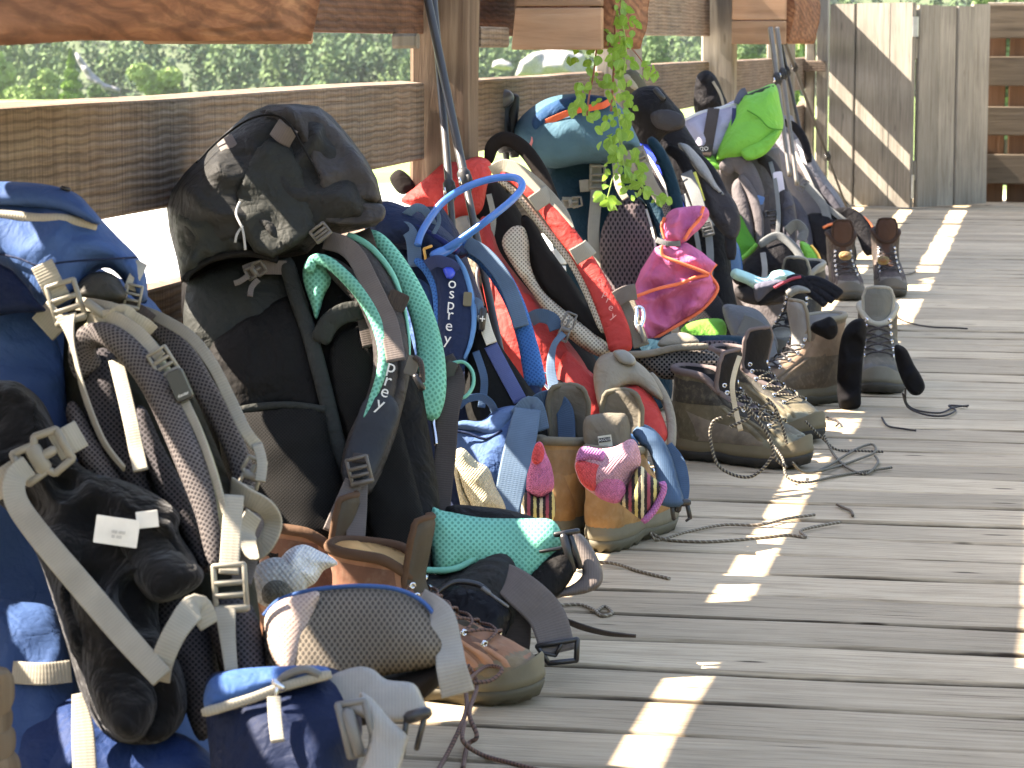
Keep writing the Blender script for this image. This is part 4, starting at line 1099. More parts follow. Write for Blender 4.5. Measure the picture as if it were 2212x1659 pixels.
k4.foam('strap_mesh_edge', [(1070, 382, 0, 10), (1116, 420, 0, 14), (1176, 494, 0, 16), (1236, 566, 0, 20), (1276, 640, 0, 24), (1306, 716, 0, 22)], 18, 0.02, BGM, 0.105)
ss = k4.foam('shoulder_strap', [(1078, 366, 0, 30), (1124, 388, .01, 36), (1172, 436, .012, 38), (1212, 490, .014, 40), (1252, 546, .014, 40), (1290, 612, .014, 44), (1318, 674, .01, 50), (1336, 726, .004, 52), (1340, 760, 0, 48)], 40, 0.026, RD, 0.11)
k4.rib('strap_keeper', [(1150, 442), (1176, 424, .005), (1188, 416)], 36, K_BEIGE, 0.142, ss)
k4.rib('strap_keeper', [(1238, 556), (1266, 540, .005), (1276, 532)], 36, K_BEIGE, 0.146, ss)
k4.rib('load_webbing', [(1062, 372, -.01), (1092, 358, .01), (1130, 376, .016), (1176, 416, .016), (1212, 460, .014), (1228, 498, .01)], 28, K_BEIGE, 0.125, ss)
k4.text('logo_lettering', [(c, x, y, 22, 24, .142) for c, x, y in (('o', 1296, 604), ('s', 1302, 618), ('p', 1308, 634), ('r', 1314, 648), ('e', 1320, 664), ('y', 1326, 682))], plain('pale_print', C(222, 150, 140), .6), ss)
k4.rib('chest_webbing', [(1330, 646), (1352, 634, .006), (1374, 630)], 34, K_TAUPE, 0.135)
k4.rib('chest_webbing', [(1352, 644), (1370, 700), (1386, 748)], 34, webbing('olive_taupe_webbing', C(112, 104, 88)), 0.11)
k4.tub('carabiner', [(1376, 664), (1388, 668), (1390, 690), (1380, 712), (1374, 700), (1376, 676)], 0.004, K_STEEL, 0.13, closed=True)
k4.bars('strap_clip', 1384, 720, [((-4, -16), (6, 16), 10)], K_PGREY, 0.13, 0)
k4.pil('top_pocket', [(1000, 350), (1040, 340), (1062, 356), (1056, 388), (1020, 394), (1000, 380)], fabric('light_red_nylon', C(218, 66, 54), .5, .6), 0.02, 0.03, wr=.008)
k4.pil('frame_cover', [(980, 476), (1020, 466), (1046, 492), (1052, 560), (1030, 600), (1000, 560), (980, 520)], TB, 0.02, 0.03)
# hip belt
k4.pil('hip_frame', [(1282, 800), (1296, 770), (1330, 760), (1366, 774), (1404, 806), (1432, 856), (1420, 862), (1370, 832), (1328, 846), (1300, 886), (1286, 850)], TB, 0.15, 0.025)
k4.pil('hip_belt', [(1304, 884), (1330, 846), (1372, 828), (1404, 850), (1428, 892), (1442, 944), (1410, 966), (1350, 950), (1316, 930)], RD, 0.14, 0.035)
k4.foam('hip_binding', [(1404, 808), (1436, 860), (1450, 910), (1450, 970)], 20, 0.02, TB, 0.13)
k4.pil('hip_wing', [(1220, 760), (1260, 790), (1300, 830), (1310, 890), (1280, 960), (1230, 930), (1200, 840)], RD, 0.10, 0.03)
k4.pil('belt_edge', [(1206, 820), (1240, 850), (1270, 900), (1280, 960), (1250, 980), (1220, 920), (1200, 860)], DBR, 0.125, 0.02)
k4.pil('buckle_loop', [(1324, 760), (1350, 756), (1372, 774), (1368, 790), (1340, 784)], K_PBEIGE, 0.18, 0.012, wr=0)
k4.rib('side_webbing', [(1146, 690, -.01), (1166, 682, .006), (1192, 690, .006), (1202, 712)], 30, K_NAVYW, 0.13)
k4.rib('side_webbing', [(1218, 720, 0, 14), (1196, 748, 0, 14, 30), (1190, 800, 0, 20), (1204, 862, 0, 28), (1216, 900, 0, 28)], 20, K_BLUEW, 0.135)
k4.clip(1224, 706, 26, 60, K_PGREY, 0.14, 22)
k4.tub('gear_ring', [(1166, 812), (1178, 806), (1192, 818), (1200, 838), (1192, 846), (1176, 830)], 0.003, K_STEEL, 0.13, closed=True)
k4.pil('mesh_wing', [(1370, 770), (1420, 756), (1480, 750), (1540, 760), (1560, 790), (1500, 810), (1440, 820), (1400, 800)], meshfab('open_black_mesh', C(96, 88, 80), C(24, 22, 20), 0.010, 0.35), -0.16, 0.02)
k4.foam('mesh_wing_hem', [(1350, 766), (1400, 764), (1460, 752), (1530, 748)], 16, 0.014, TB, -0.13)
k4.pil('hip_tab', [(1420, 744), (1440, 724), (1480, 718), (1510, 736), (1490, 748), (1440, 752)], TB, -0.18, 0.02)

# ---- 5: teal pack with orange stripe
root = thing('backpack', 'teal hiking backpack with orange striped lid and beige straps under the vine', 'backpack', (-0.9, 6.4, 0), 'backpacks leaning on the railing')
k5 = Pk(root, 6.40, 700, -0.00055, 1300, 0.0)
TL = fabric('teal_cloth', C(66, 102, 118), .7, .3)
TLD = fabric('dark_teal_cloth', C(26, 58, 72), .65, .4)
TLN = fabric('deep_blue_cloth', C(32, 68, 104), .6, .4)
TPM = meshfab('taupe_back_mesh', C(88, 76, 76), C(44, 38, 40), 0.011, 0.4, 0.55)
ORG_W = webbing('orange_webbing', C(236, 98, 46))
k5.loft('body', [(330, 1170, 1340, .10), (450, 1180, 1400, .14), (600, 1210, 1430, .15), (750, 1250, 1450, .15), (850, 1280, 1450, .14), (874, 1300, 1430, .1)], TLD)
lid5 = k5.pil('lid', [(1110, 300), (1116, 266), (1146, 234), (1190, 210), (1250, 202), (1310, 212), (1344, 234), (1370, 282), (1384, 322), (1350, 326), (1326, 352), (1260, 354), (1200, 364), (1150, 352), (1118, 330)], TL, 0.03, 0.12, 0.10, wr=.006)
k5.pil('lid_top', [(1150, 256), (1180, 228), (1224, 210), (1270, 204), (1318, 212), (1326, 222), (1290, 230), (1240, 240), (1190, 262), (1156, 286)], TLN, 0.125, 0.02, par=lid5, wr=.004)
k5.rib('stripe', [(1148, 282, -.02), (1190, 260, .01), (1240, 240, .02), (1286, 231, .02), (1306, 226, .02), (1328, 210, .0)], 14, ORG_W, 0.14, lid5)
k5.tub('pull_cord', [(1146, 282), (1150, 300, .01), (1146, 316, .01), (1152, 332)], 0.003, plain('pink_cord', C(232, 130, 120), .7), 0.125, lid5)
k5.rib('front_webbing', [(1286, 352), (1288, 420), (1282, 500), (1286, 570), (1296, 630)], 25, K_BEIGE, 0.03)
k5.ladder(1291, 382, 30, 46, K_PBEIGE, 0.045, 0)
k5.rib('side_patch', [(1252, 402), (1276, 400)], 26, K_BEIGE, 0.03)
k5.clip(1236, 438, 22, 40, K_PBEIGE, 0.035, 80)
k5.rib('side_patch', [(1214, 436), (1250, 438)], 22, K_BEIGE, 0.025)
k5.foam('harness_binding', [(1306, 440, 0), (1326, 404, .01), (1368, 396, .012), (1404, 430, .012), (1430, 496, .008), (1440, 560, 0)], 28, 0.03, TLD, 0.05)
k5.pil('back_pad', [(1296, 560), (1300, 496), (1326, 446), (1366, 424), (1398, 448), (1420, 520), (1426, 600), (1402, 670), (1384, 740), (1340, 740), (1308, 670)], TPM, 0.055, 0.04)
k5.rib('load_webbing', [(1378, 318), (1390, 346, .01), (1404, 392, .01), (1432, 440, 0)], 24, K_BEIGE, 0.085)
k5.rib('load_webbing', [(1340, 328), (1356, 344, .01), (1364, 372, 0)], 20, K_BEIGE, 0.09)
k5.ladder(1384, 344, 24, 30, K_PBEIGE, 0.10, -24)
k5.pil('base_flap', [(1380, 740), (1440, 728), (1520, 724), (1600, 726), (1650, 744), (1600, 770), (1500, 790), (1420, 790)], TLD, 0.10, 0.025)
k5.pil('hip_mesh', [(1430, 752), (1500, 738), (1580, 736), (1600, 752), (1540, 772), (1460, 790)], TPM, 0.13, 0.02)
# ---- 6: black pack with blue strap
root = thing('backpack', 'black backpack with royal blue strap and pale grey cover between the teal and green packs', 'backpack', (-0.9, 7.2, 0), 'backpacks leaning on the railing')
k6 = Pk(root, 7.15, 600, -0.0006, 1450, 0.0)
BK = fabric('black_cloth', C(40, 38, 40), .7, .5)
GR = fabric('mid_grey_cloth', C(92, 90, 90), .7, .4)
LG = fabric('pale_grey_cloth', C(146, 144, 142), .7, .5)
k6.loft('body', [(270, 1370, 1480, .08), (340, 1390, 1520, .12), (450, 1420, 1560, .14), (600, 1450, 1580, .14), (720, 1470, 1600, .13), (796, 1490, 1600, .1)], BK, o=-0.04)
k6.foam('shoulder_strap', [(1376, 340, 0, 22), (1410, 372, .01, 28), (1440, 432, .01, 30), (1462, 510, .01, 30), (1472, 600, 0, 28)], 28, 0.026, meshfab('grey_white_mesh', C(104, 98, 98), C(56, 52, 54), 0.008, .35), 0.04)
k6.foam('strap_face', [(1382, 306, 0, 12), (1412, 336, .01, 18), (1444, 384, .012, 18), (1468, 440, .01, 16), (1480, 480, 0, 12)], 17, 0.02, fabric('royal_blue_strap', C(36, 66, 206), .6, .2), 0.07)
k6.rib('strap_piping', [(1390, 320), (1430, 390, .01), (1458, 460, .01), (1470, 530)], 7, webbing('pale_webbing', C(196, 192, 180)), 0.075)
k6.plate('brand_tag', 1430, 350, 26, 20, plain('tag_black', C(36, 34, 34), .6), 0.10, 26, .003)
k6.text('brand_lettering', [('d', 1428, 344, 12, 24, .103), ('deuter', 1433, 355, 7, 24, .103)], K_WHITE)
k6.pil('rain_cover', [(1464, 312), (1484, 312), (1506, 332), (1528, 360), (1548, 398), (1564, 420), (1548, 416), (1520, 388), (1490, 350)], LG, 0.05, 0.02, wr=.006)
k6.foam('shoulder_strap', [(1440, 320, 0, 22), (1470, 340, .01, 26), (1494, 388, .01, 26), (1512, 450, .01, 26), (1524, 500, 0, 24)], 26, 0.022, BK, 0.05)
k6.rib('grey_webbing', [(1482, 372), (1502, 420, .01), (1518, 470, .01), (1534, 494)], 26, K_GREYW, 0.075)
k6.pil('side_panel', [(1510, 360), (1550, 390), (1590, 440), (1600, 490), (1580, 520), (1540, 480), (1515, 420)], fabric('charcoal_side', C(64, 60, 62), .7, .5), 0.03, 0.03, wr=.008)
k6.pil('strap_cloth', [(1474, 560), (1500, 540), (1530, 600), (1540, 680), (1500, 700), (1478, 640)], BK, 0.04, 0.03)
# ---- black hat / bundle on top of it
hat = thing('black_sun_hat', 'crumpled black sun hat with cord lock lying on the black backpack', 'hat', P(1420, 290, 7.3))
kh = Pk(hat, 7.25, 240, 0, 1420)
kh.pil('crown', [(1352, 250), (1356, 214), (1380, 190), (1420, 186), (1440, 205), (1460, 228), (1478, 250), (1474, 278), (1440, 290), (1420, 310), (1390, 314), (1364, 290)], BK, 0.0, 0.07, wr=.014, wf=7)
kh.pil('brim', [(1400, 240), (1440, 236), (1476, 250), (1476, 276), (1440, 282), (1410, 270)], fabric('grey_black_cloth', C(66, 64, 66), .7, .4), 0.06, 0.02)
kh.rib('cord', [(1416, 196), (1432, 204), (1436, 216), (1424, 222)], 6, K_BLACKW, 0.085)
kh.bars('cord_lock', 1424, 202, [((-8, -8), (8, 10), 12)], K_PDARK, 0.09, 0)
kb = thing('olive_boot_top', 'olive padded boot tongue sticking up behind the hanging vine', 'boot', P(1375, 220, 7.5))
kt = Pk(kb, 7.45, 240, 0, 1375)
kt.pil('tongue', [(1338, 168), (1358, 150), (1378, 156), (1396, 182), (1402, 206), (1376, 214), (1350, 196)], fabric('olive_tongue', C(88, 84, 66), .8, .3), 0.0, 0.03)
kt.pil('lining', [(1344, 168), (1360, 160), (1382, 186), (1378, 200), (1360, 190)], fabric('beige_lining', C(160, 150, 124), .8, .3), 0.02, 0.012)
# ---- 7: grey pack with lime green lid
root = thing('backpack', 'grey backpack with lime green and white lid in the far half of the row', 'backpack', (-0.9, 8.0, 0), 'backpacks leaning on the railing')
k7 = Pk(root, 7.95, 500, -0.0007, 1620, 0.0)
LM = fabric('lime_nylon', C(98, 170, 44), .6, .5, var=.15)
GY = fabric('grey_pack_cloth', C(92, 86, 86), .7, .4)
LAV = fabric('lavender_grey_cloth', C(158, 154, 170), .6, .5)
k7.loft('body', [(320, 1545, 1680, .12), (420, 1560, 1700, .15), (540, 1570, 1720, .16), (650, 1580, 1730, .15), (722, 1600, 1720, .12)], GY, o=-0.02)
k7.pil('lid_rear', [(1464, 300), (1478, 262), (1508, 242), (1556, 230), (1602, 214), (1604, 260), (1580, 306), (1552, 344), (1512, 338), (1484, 326)], LAV, 0.0, 0.08, wr=.012, wf=8)
k7.pil('lid', [(1544, 344), (1556, 300), (1580, 250), (1600, 208), (1640, 192), (1674, 182), (1686, 226), (1692, 274), (1672, 312), (1646, 336), (1600, 348), (1564, 348)], LM, 0.04, 0.10, .06, wr=.006)
k7.pil('lid_front', [(1600, 320), (1640, 300), (1684, 278), (1672, 312), (1646, 338), (1612, 346)], LM, 0.11, 0.02, wr=.006)
k7.tub('seam', [(1614, 238), (1640, 254, .012), (1662, 276, .006), (1690, 280, -.03)], 0.002, fabric('dark_lime', C(60, 130, 20), .6, .1), 0.142)
k7.rib('lid_band', [(1542, 234, .0), (1534, 280, .012), (1524, 338, 0)], 25, K_DKTAUPE, 0.075, ang=6)
k7.rib('lid_band', [(1586, 234), (1584, 270, .01), (1578, 304)], 9, webbing('navy_band', C(44, 46, 84)), 0.085)
k7.rib('lid_edge', [(1480, 258), (1516, 242, .006), (1560, 232, .006), (1604, 220)], 6, webbing('white_binding', C(215, 215, 218)), 0.05)
k7.pil('lid_opening', [(1600, 212), (1632, 196), (1670, 184), (1664, 196), (1634, 206), (1604, 222)], fabric('dark_opening', C(60, 66, 52), .8, .3), 0.07, 0.015)
k7.rib('lid_buckle_loop', [(1592, 224), (1602, 202), (1612, 196)], 16, webbing('slate_webbing', C(84, 86, 100)), 0.08)
k7.plate('brand_tag', 1516, 322, 46, 15, plain('tag_black', C(36, 34, 34), .6), 0.09, -4, .003)
k7.text('brand_lettering', [('H2O', 1518, 322, 12, -4, .093)], K_WHITE)
k7.pil('lime_patch', [(1502, 334), (1530, 330), (1552, 348), (1560, 366), (1530, 362)], LM, 0.05, 0.02)
k7.foam('shoulder_strap', [(1562, 372, 0, 34), (1584, 352, .012, 38), (1612, 366, .016, 38), (1634, 420, .016, 36), (1648, 490, .01, 30), (1652, 546, 0, 26)], 36, 0.03, GY, 0.06)
k7.foam('shoulder_strap', [(1640, 340, 0, 24), (1664, 356, .012, 26), (1686, 400, .012, 26), (1696, 460, .01, 24), (1694, 520, 0, 22)], 26, 0.026, fabric('dark_grey_strap', C(66, 62, 64), .7, .3), 0.05)
k7.rib('strap_webbing', [(1650, 420), (1652, 470), (1658, 530)], 22, K_DKTAUPE, 0.09)
k7.plate('mesh_tag', 1684, 404, 20, 66, fabric('pale_lilac', C(196, 194, 212), .6, .2), 0.08, -8, .003)
k7.pil('back_pad', [(1580, 410), (1600, 384), (1616, 420), (1632, 500), (1626, 540), (1600, 500)], GY, 0.065, 0.025)
k7.pil('side_pocket', [(1556, 520), (1580, 480), (1598, 464), (1616, 496), (1634, 530), (1620, 552), (1580, 576), (1556, 580)], fabric('dark_lime', C(60, 130, 20), .6, .1), 0.10, 0.03)
k7.tub('pocket_hem', [(1634, 528), (1610, 552), (1580, 572), (1560, 586)], 0.006, LM, 0.125)
hb7 = k7.pil('hip_belt', [(1580, 596), (1600, 574), (1640, 536), (1690, 514), (1716, 540), (1734, 580), (1700, 596), (1640, 608), (1596, 616)], BK, 0.15, 0.04)
k7.pil('hip_wing', [(1728, 522), (1752, 532), (1768, 560), (1772, 590), (1756, 592), (1736, 560)], LM, 0.155, 0.02, par=hb7)
k7.tub('hip_edge', [(1752, 530), (1768, 552), (1774, 580), (1770, 598)], 0.004, plain('yellow_orange_edge', C(250, 186, 40), .6), 0.165, hb7)
k7.foam('belt_webbing', [(1640, 530, 0), (1680, 510, .01), (1720, 540, .01), (1736, 580, 0)], 18, 0.008, K_GREYW, 0.185)
k7.pil('hip_lower', [(1590, 620), (1650, 602), (1720, 590), (1762, 596), (1740, 640), (1660, 660), (1600, 650)], fabric('hip_dark_grey', C(60, 56, 56), .7, .4), 0.13, 0.03)
k7.rib('loop_webbing', [(1700, 500), (1720, 484, .01), (1736, 500, .01), (1730, 520)], 22, K_GREYW, 0.12, ang=25)
# floor level grey hip belt in front of it
k7.pil('hip_flap', [(1560, 664), (1600, 660), (1640, 672), (1668, 710), (1680, 756), (1640, 766), (1590, 742)], fabric('slate_grey_cloth', C(98, 100, 102), .7, .4), 0.9, 0.03)
k7.rib('flap_webbing', [(1600, 700), (1640, 720), (1660, 780)], 40, K_GREYW, 0.94)
k7.pil('lime_lining', [(1470, 714), (1500, 694), (1560, 690), (1564, 730), (1500, 738)], LM, 0.86, 0.02)
# ---- 8: last grey pack
root = thing('backpack', 'slate grey backpack with orange edged hip belt farthest along the row', 'backpack', (-0.85, 9.5, 0), 'backpacks leaning on the railing')
k8 = Pk(root, 9.9, 400, -0.0009, 1750, 0.0)
SG = fabric('slate_pack_cloth', C(108, 106, 110), .7, .4)
k8.loft('body', [(250, 1660, 1710, .08), (310, 1666, 1740, .12), (380, 1680, 1780, .15), (450, 1700, 1826, .16), (540, 1710, 1840, .16), (600, 1720, 1840, .13), (620, 1730, 1830, .1)], SG)
k8.foam('shoulder_strap', [(1688, 262, 0, 14), (1716, 274, .01, 18), (1738, 306, .01, 18), (1748, 350, 0, 16)], 17, 0.022, BK, 0.04)
k8.foam('shoulder_strap', [(1700, 340, 0, 20), (1730, 360, .01, 22), (1770, 410, .01, 22), (1800, 460, .0, 22)], 22, 0.026, GY, 0.06)
k8.rib('grey_webbing', [(1740, 396), (1776, 440, .01), (1790, 486, 0)], 18, K_GREYW, 0.09)
k8.rib('grey_webbing', [(1776, 440), (1810, 466, .01), (1836, 486)], 12, K_GREYW, 0.09)
k8.clip(1734, 400, 16, 26, K_PGREY, 0.09, 30)
k8.pil('hip_belt', [(1740, 470), (1780, 462), (1830, 490), (1850, 560), (1800, 580), (1760, 540)], BK, 0.08, 0.04)
k8.foam('hip_wing', [(1796, 462, 0, 22), (1836, 466, .01, 34), (1866, 500, .01, 36), (1880, 550, 0, 26)], 30, 0.03, BK, 0.08)
k8.tub('hip_edge', [(1778, 492), (1800, 484), (1824, 498), (1838, 530)], 0.005, plain('orange_edge', C(244, 120, 40), .6), 0.125)
k8.tub('hip_edge', [(1862, 468), (1880, 484), (1890, 514), (1886, 536)], 0.006, plain('orange_edge', C(244, 120, 40), .6), 0.10)
# ---- black bag top against the rail
bt = thing('black_pouch', 'black peaked bag top leaning on the grey post behind the lime lid', 'bag', P(1535, 250, 9.3))
kp = Pk(bt, 9.2, 200, 0, 1535)
kp.pil('body', [(1500, 240), (1500, 190), (1508, 160), (1530, 152), (1548, 168), (1562, 200), (1572, 230), (1556, 260), (1520, 262)], BK, 0, 0.07, wr=.008)
kp.rib('zip', [(1540, 176), (1556, 204), (1564, 234)], 6, K_BEIGE, 0.06)

# more straps and folds in the crowded far packs
k5.rib('strap_tail', [(1330, 352), (1336, 400, .01), (1352, 430, .01)], 16, K_BEIGE, 0.10)
k5.foam('shoulder_strap', [(1404, 300, 0, 22), (1430, 340, .01, 26), (1452, 400, .01, 28), (1466, 470, .01, 28), (1470, 540, 0, 26)], 26, .026, TLD, -0.06)
k5.rib('piping', [(1396, 452), (1414, 520, .01), (1418, 600, .01), (1402, 660)], 5, webbing('pale_webbing', C(196, 192, 180)), 0.07)
k6.foam('shoulder_strap', [(1500, 332, 0, 20), (1536, 372, .01, 24), (1562, 430, .01, 26), (1576, 500, .01, 26), (1580, 560, 0, 22)], 24, .026, fabric('coal_strap', C(52, 50, 54), .7, .4), 0.02)
k6.rib('thin_webbing', [(1476, 420), (1496, 470, .01), (1510, 540, .01), (1516, 600)], 10, K_GREYW, 0.08)
k6.rib('accent', [(1500, 372), (1512, 408, .004), (1520, 434)], 7, webbing('yellow_accent', C(222, 214, 70)), 0.08)
k6.rib('thin_webbing', [(1530, 500), (1534, 560, .01), (1528, 640)], 16, K_GREYW, 0.06)
k6.pil('lower_pad', [(1480, 640), (1520, 620), (1560, 650), (1580, 720), (1540, 760), (1490, 740)], meshfab('coal_mesh', C(58, 54, 56), C(30, 28, 30), .008, .35), 0.06, .03)
k6.ladder(1528, 494, 22, 26, K_PGREY, 0.085, -14)
k7.foam('strap_padding', [(1600, 380, 0, 16), (1624, 420, .01, 20), (1640, 480, .01, 20), (1640, 530, 0, 16)], 18, .02, fabric('warm_grey_pad', C(92, 86, 86), .75, .3), 0.088)
k7.rib('thin_webbing', [(1664, 350), (1676, 400, .01), (1682, 470, .01), (1676, 530)], 9, K_GREYW, 0.085)
k7.ladder(1666, 470, 22, 28, K_PDARK, 0.09, -6)
k7.plate('strap_badge', 1640, 436, 18, 26, plain('blue_badge', C(60, 110, 170), .5), 0.095, 18, .003)
k7.pil('side_fold', [(1690, 400), (1714, 430), (1722, 500), (1714, 560), (1694, 540), (1686, 470)], fabric('slate_fold', C(74, 72, 78), .7, .6), 0.05, .03, wr=.012)
k7.rib('strap_tail', [(1648, 546), (1652, 590, .01), (1640, 640, .01)], 12, K_LGREY, 0.19)
k8.rib('grey_webbing', [(1716, 330), (1740, 372, .01), (1762, 420)], 9, K_LGREY, 0.09)
k8.foam('shoulder_strap', [(1752, 380, 0, 16), (1786, 420, .01, 20), (1812, 460, .01, 20), (1830, 500, 0, 18)], 18, .024, fabric('dark_slate_strap', C(72, 70, 76), .7, .4), 0.07)
k8.pil('side_fold', [(1700, 420), (1730, 440), (1756, 500), (1750, 560), (1716, 540), (1700, 480)], fabric('slate_fold', C(74, 72, 78), .7, .6), 0.09, .03, wr=.012)
k8.rib('white_tape', [(1722, 300), (1736, 340, .006), (1738, 380)], 10, webbing('white_binding', C(215, 215, 218)), 0.02)
k4.rib('strap_tail', [(1056, 420), (1066, 470, .01), (1060, 520)], 12, K_BEIGE, 0.06)
k4.tub('cord', [(1010, 470), (1036, 540, .01), (1030, 600, .02), (1044, 660)], .003, K_PGREY, 0.09)
k3.rib('strap_tail', [(1028, 760), (1046, 820, .01), (1040, 880)], 16, K_NAVYW, 0.10)

# ---- pink cloth tied to the packs
pk = thing('pink_cloth', 'bright pink cloth with orange edging tied in a knot on the teal backpack', 'cloth', P(1460, 740, 6.35))
kq = Pk(pk, 6.3, 620, 0.0, 1460)
PI = fabric('pink_cloth_weave', C(204, 98, 148), .75, .6, var=.18)
ORE = plain('orange_stitching', C(248, 112, 56), .8)
kq.pil('knot', [(1436, 520), (1436, 476), (1450, 454), (1478, 447), (1520, 445), (1532, 464), (1518, 488), (1496, 508), (1476, 524)], PI, 0.0, 0.045, wr=.02, wf=16, g=4)
kq.pil('drape', [(1414, 536), (1440, 524), (1484, 524), (1516, 544), (1547, 570), (1536, 592), (1550, 624), (1522, 664), (1478, 694), (1430, 722), (1384, 748), (1368, 710), (1362, 640), (1384, 584)], PI, -0.02, 0.040, wr=.030, wf=11, g=6, smooth=False)
kq.pil('fold', [(1420, 534), (1484, 526), (1547, 570), (1532, 592), (1480, 574), (1436, 556)], PI, 0.035, 0.018, wr=.010, wf=12, seed=3, smooth=False)
kq.tub('edging', [(1437, 516), (1430, 490), (1436, 470)], 0.004, ORE, 0.03)
kq.tub('edging', [(1520, 446), (1510, 474), (1494, 492), (1478, 518)], 0.004, ORE, 0.045)
kq.tub('edging', [(1430, 530), (1432, 552), (1470, 568, .008), (1532, 592)], 0.004, ORE, 0.062)
kq.tub('edging', [(1547, 570), (1534, 592), (1550, 624), (1522, 664), (1478, 694), (1430, 722), (1384, 748)], 0.004, ORE, -0.005)
kq.tub('edging', [(1374, 640), (1420, 624, .01), (1470, 612, .015), (1500, 600, .015), (1530, 594)], 0.004, ORE, 0.035)
kq.rib('tie', [(1418, 518), (1440, 526, .01), (1470, 526, .01)], 12, K_GREYW, 0.035)
# ---- trekking poles
M_CARB = plain('dark_pole_metal', C(56, 54, 50), .5, 0.0)
M_ALU = plain('silver_pole_metal', C(104, 99, 92), .45, .3)
M_GRIP = plain('black_grip', C(30, 30, 32), .55)
def pole(label, a, b, d0, d1, r, mat, clamps, extra=None, grp='trekking poles'):
    t = thing('trekking_pole', label, 'trekking pole', P(b[0], b[1], d1), grp)
    k = Pk(t, d0, a[1], (d1 - d0) / (b[1] - a[1]), a[0], 0.0)
    n = len(clamps) + 1
    ts = [0] + clamps + [1]
    for i in range(n):
        p = [(a[0] + (b[0] - a[0]) * ts[i + q], a[1] + (b[1] - a[1]) * ts[i + q]) for q in (0, 1)]
        k.tub('shaft_section', [p[0], ((p[0][0] + p[1][0]) / 2, (p[0][1] + p[1][1]) / 2), p[1]], r * (1 - 0.16 * i), mat, m=10)
    for c in clamps:
        x, y = a[0] + (b[0] - a[0]) * c, a[1] + (b[1] - a[1]) * c
        ang = math.degrees(math.atan2(b[1] - a[1], b[0] - a[0])) - 90
        rr = r / k.px(x, y)
        k.bars('lever_lock', x, y, [((0, -rr * 1.8), (0, rr * 1.8), rr * 3.0, r * 3.0), ((rr * .9, -rr), (rr * 1.2, rr * 1.2), rr * 1.3, r * 3.2)], M_GRIP, 0, ang)
        k.bars('lever', x, y, [((-rr * 1.1, -rr * .7), (-rr * 1.1, rr * .7), rr * .7, r * 1.2)], K_STEEL, r * 1.2, ang)
    return k
pole('dark telescopic trekking pole leaning on the first post, with the lower lock to its left', (932, -60), (1000, 760), 5.5, 4.95, 0.0078, M_CARB, [0.575])
pole('dark telescopic trekking pole crossing in front of the first post, upper lock to the right', (912, -60), (1085, 780), 5.45, 4.92, 0.0085, M_CARB, [0.535])
pole('silver trekking pole leaning beside the lime lidded backpack', (1664, 60), (1706, 380), 9.6, 9.4, 0.009, M_ALU, [0.35])
pole('second silver trekking pole just behind the first silver one', (1678, 60), (1722, 400), 9.7, 9.5, 0.009, M_ALU, [0.30])
pole('thin black trekking pole standing near the gate corner', (1684, 84), (1764, 440), 10.6, 10.3, 0.008, M_CARB, [0.2])
pole('black trekking pole slanting down to the deck in front of the gate', (1696, 92), (1834, 462), 11.4, GD(1834, 466), 0.0085, M_CARB, [0.14, 0.66])
gp_ = thing('trekking_pole', 'black moulded pole grips standing upright behind the teal lid', 'trekking pole', P(1085, 330, 6.6), 'trekking poles')
kg = Pk(gp_, 6.6, 250, 0, 1085)
kg.foam('grip', [(1092, 330, 0, 40), (1086, 280, 0, 34), (1082, 240, 0, 36), (1088, 212, 0, 46), (1096, 196, 0, 38)], 38, 0.05, M_GRIP, 0.0)
kg.pil('grip_head', [(1062, 226), (1064, 204), (1078, 194), (1098, 194), (1110, 206), (1106, 222), (1084, 236)], plain('grey_grip_top', C(80, 80, 84), .4), 0.03, 0.02, wr=0)
kg.foam('grip', [(1112, 340, 0, 26), (1106, 280, 0, 24), (1108, 230, 0, 28), (1114, 204, 0, 20)], 26, 0.04, M_GRIP, -0.03)
kg.rib('wrist_strap', [(1062, 226), (1052, 270), (1058, 330), (1070, 280), (1066, 232)], 14, K_BLACKW, 0.02)
kg.tub('shaft', [(1092, 320), (1100, 420), (1112, 560)], 0.008, M_CARB, -0.01)
# ---- bottles
wb = thing('bottle', 'small white bottle in the side pocket of the teal backpack', 'bottle', P(1204, 620, 6.1))
kw = Pk(wb, 6.05, 590, 0, 1204)
kw.loft('body', [(574, 1192, 1222, .014), (600, 1192, 1224, .016), (640, 1194, 1222, .016)], plain('white_plastic', C(222, 222, 214), .4), wr=0, sq=2.2)
kw.loft('cap', [(538, 1196, 1216, .010), (546, 1190, 1222, .015), (570, 1188, 1224, .016)], plain('white_cap', C(210, 208, 196), .5), wr=0, sq=2.2)
bb = thing('bottle', 'clear blue water bottle in the lime pocket of the far grey backpack', 'bottle', P(1570, 600, 7.75))
kw = Pk(bb, 7.62, 560, 0, 1570)
mb = plain('blue_bottle_plastic', C(36, 92, 150), .12)
kw.loft('body', [(520, 1550, 1590, .02), (536, 1546, 1598, .034), (570, 1548, 1604, .036), (600, 1552, 1606, .03)], mb, wr=0, sq=2.2)
kw.loft('cap', [(500, 1556, 1584, .018), (518, 1554, 1586, .020)], plain('navy_cap', C(26, 50, 96), .4), wr=0, sq=2.2)

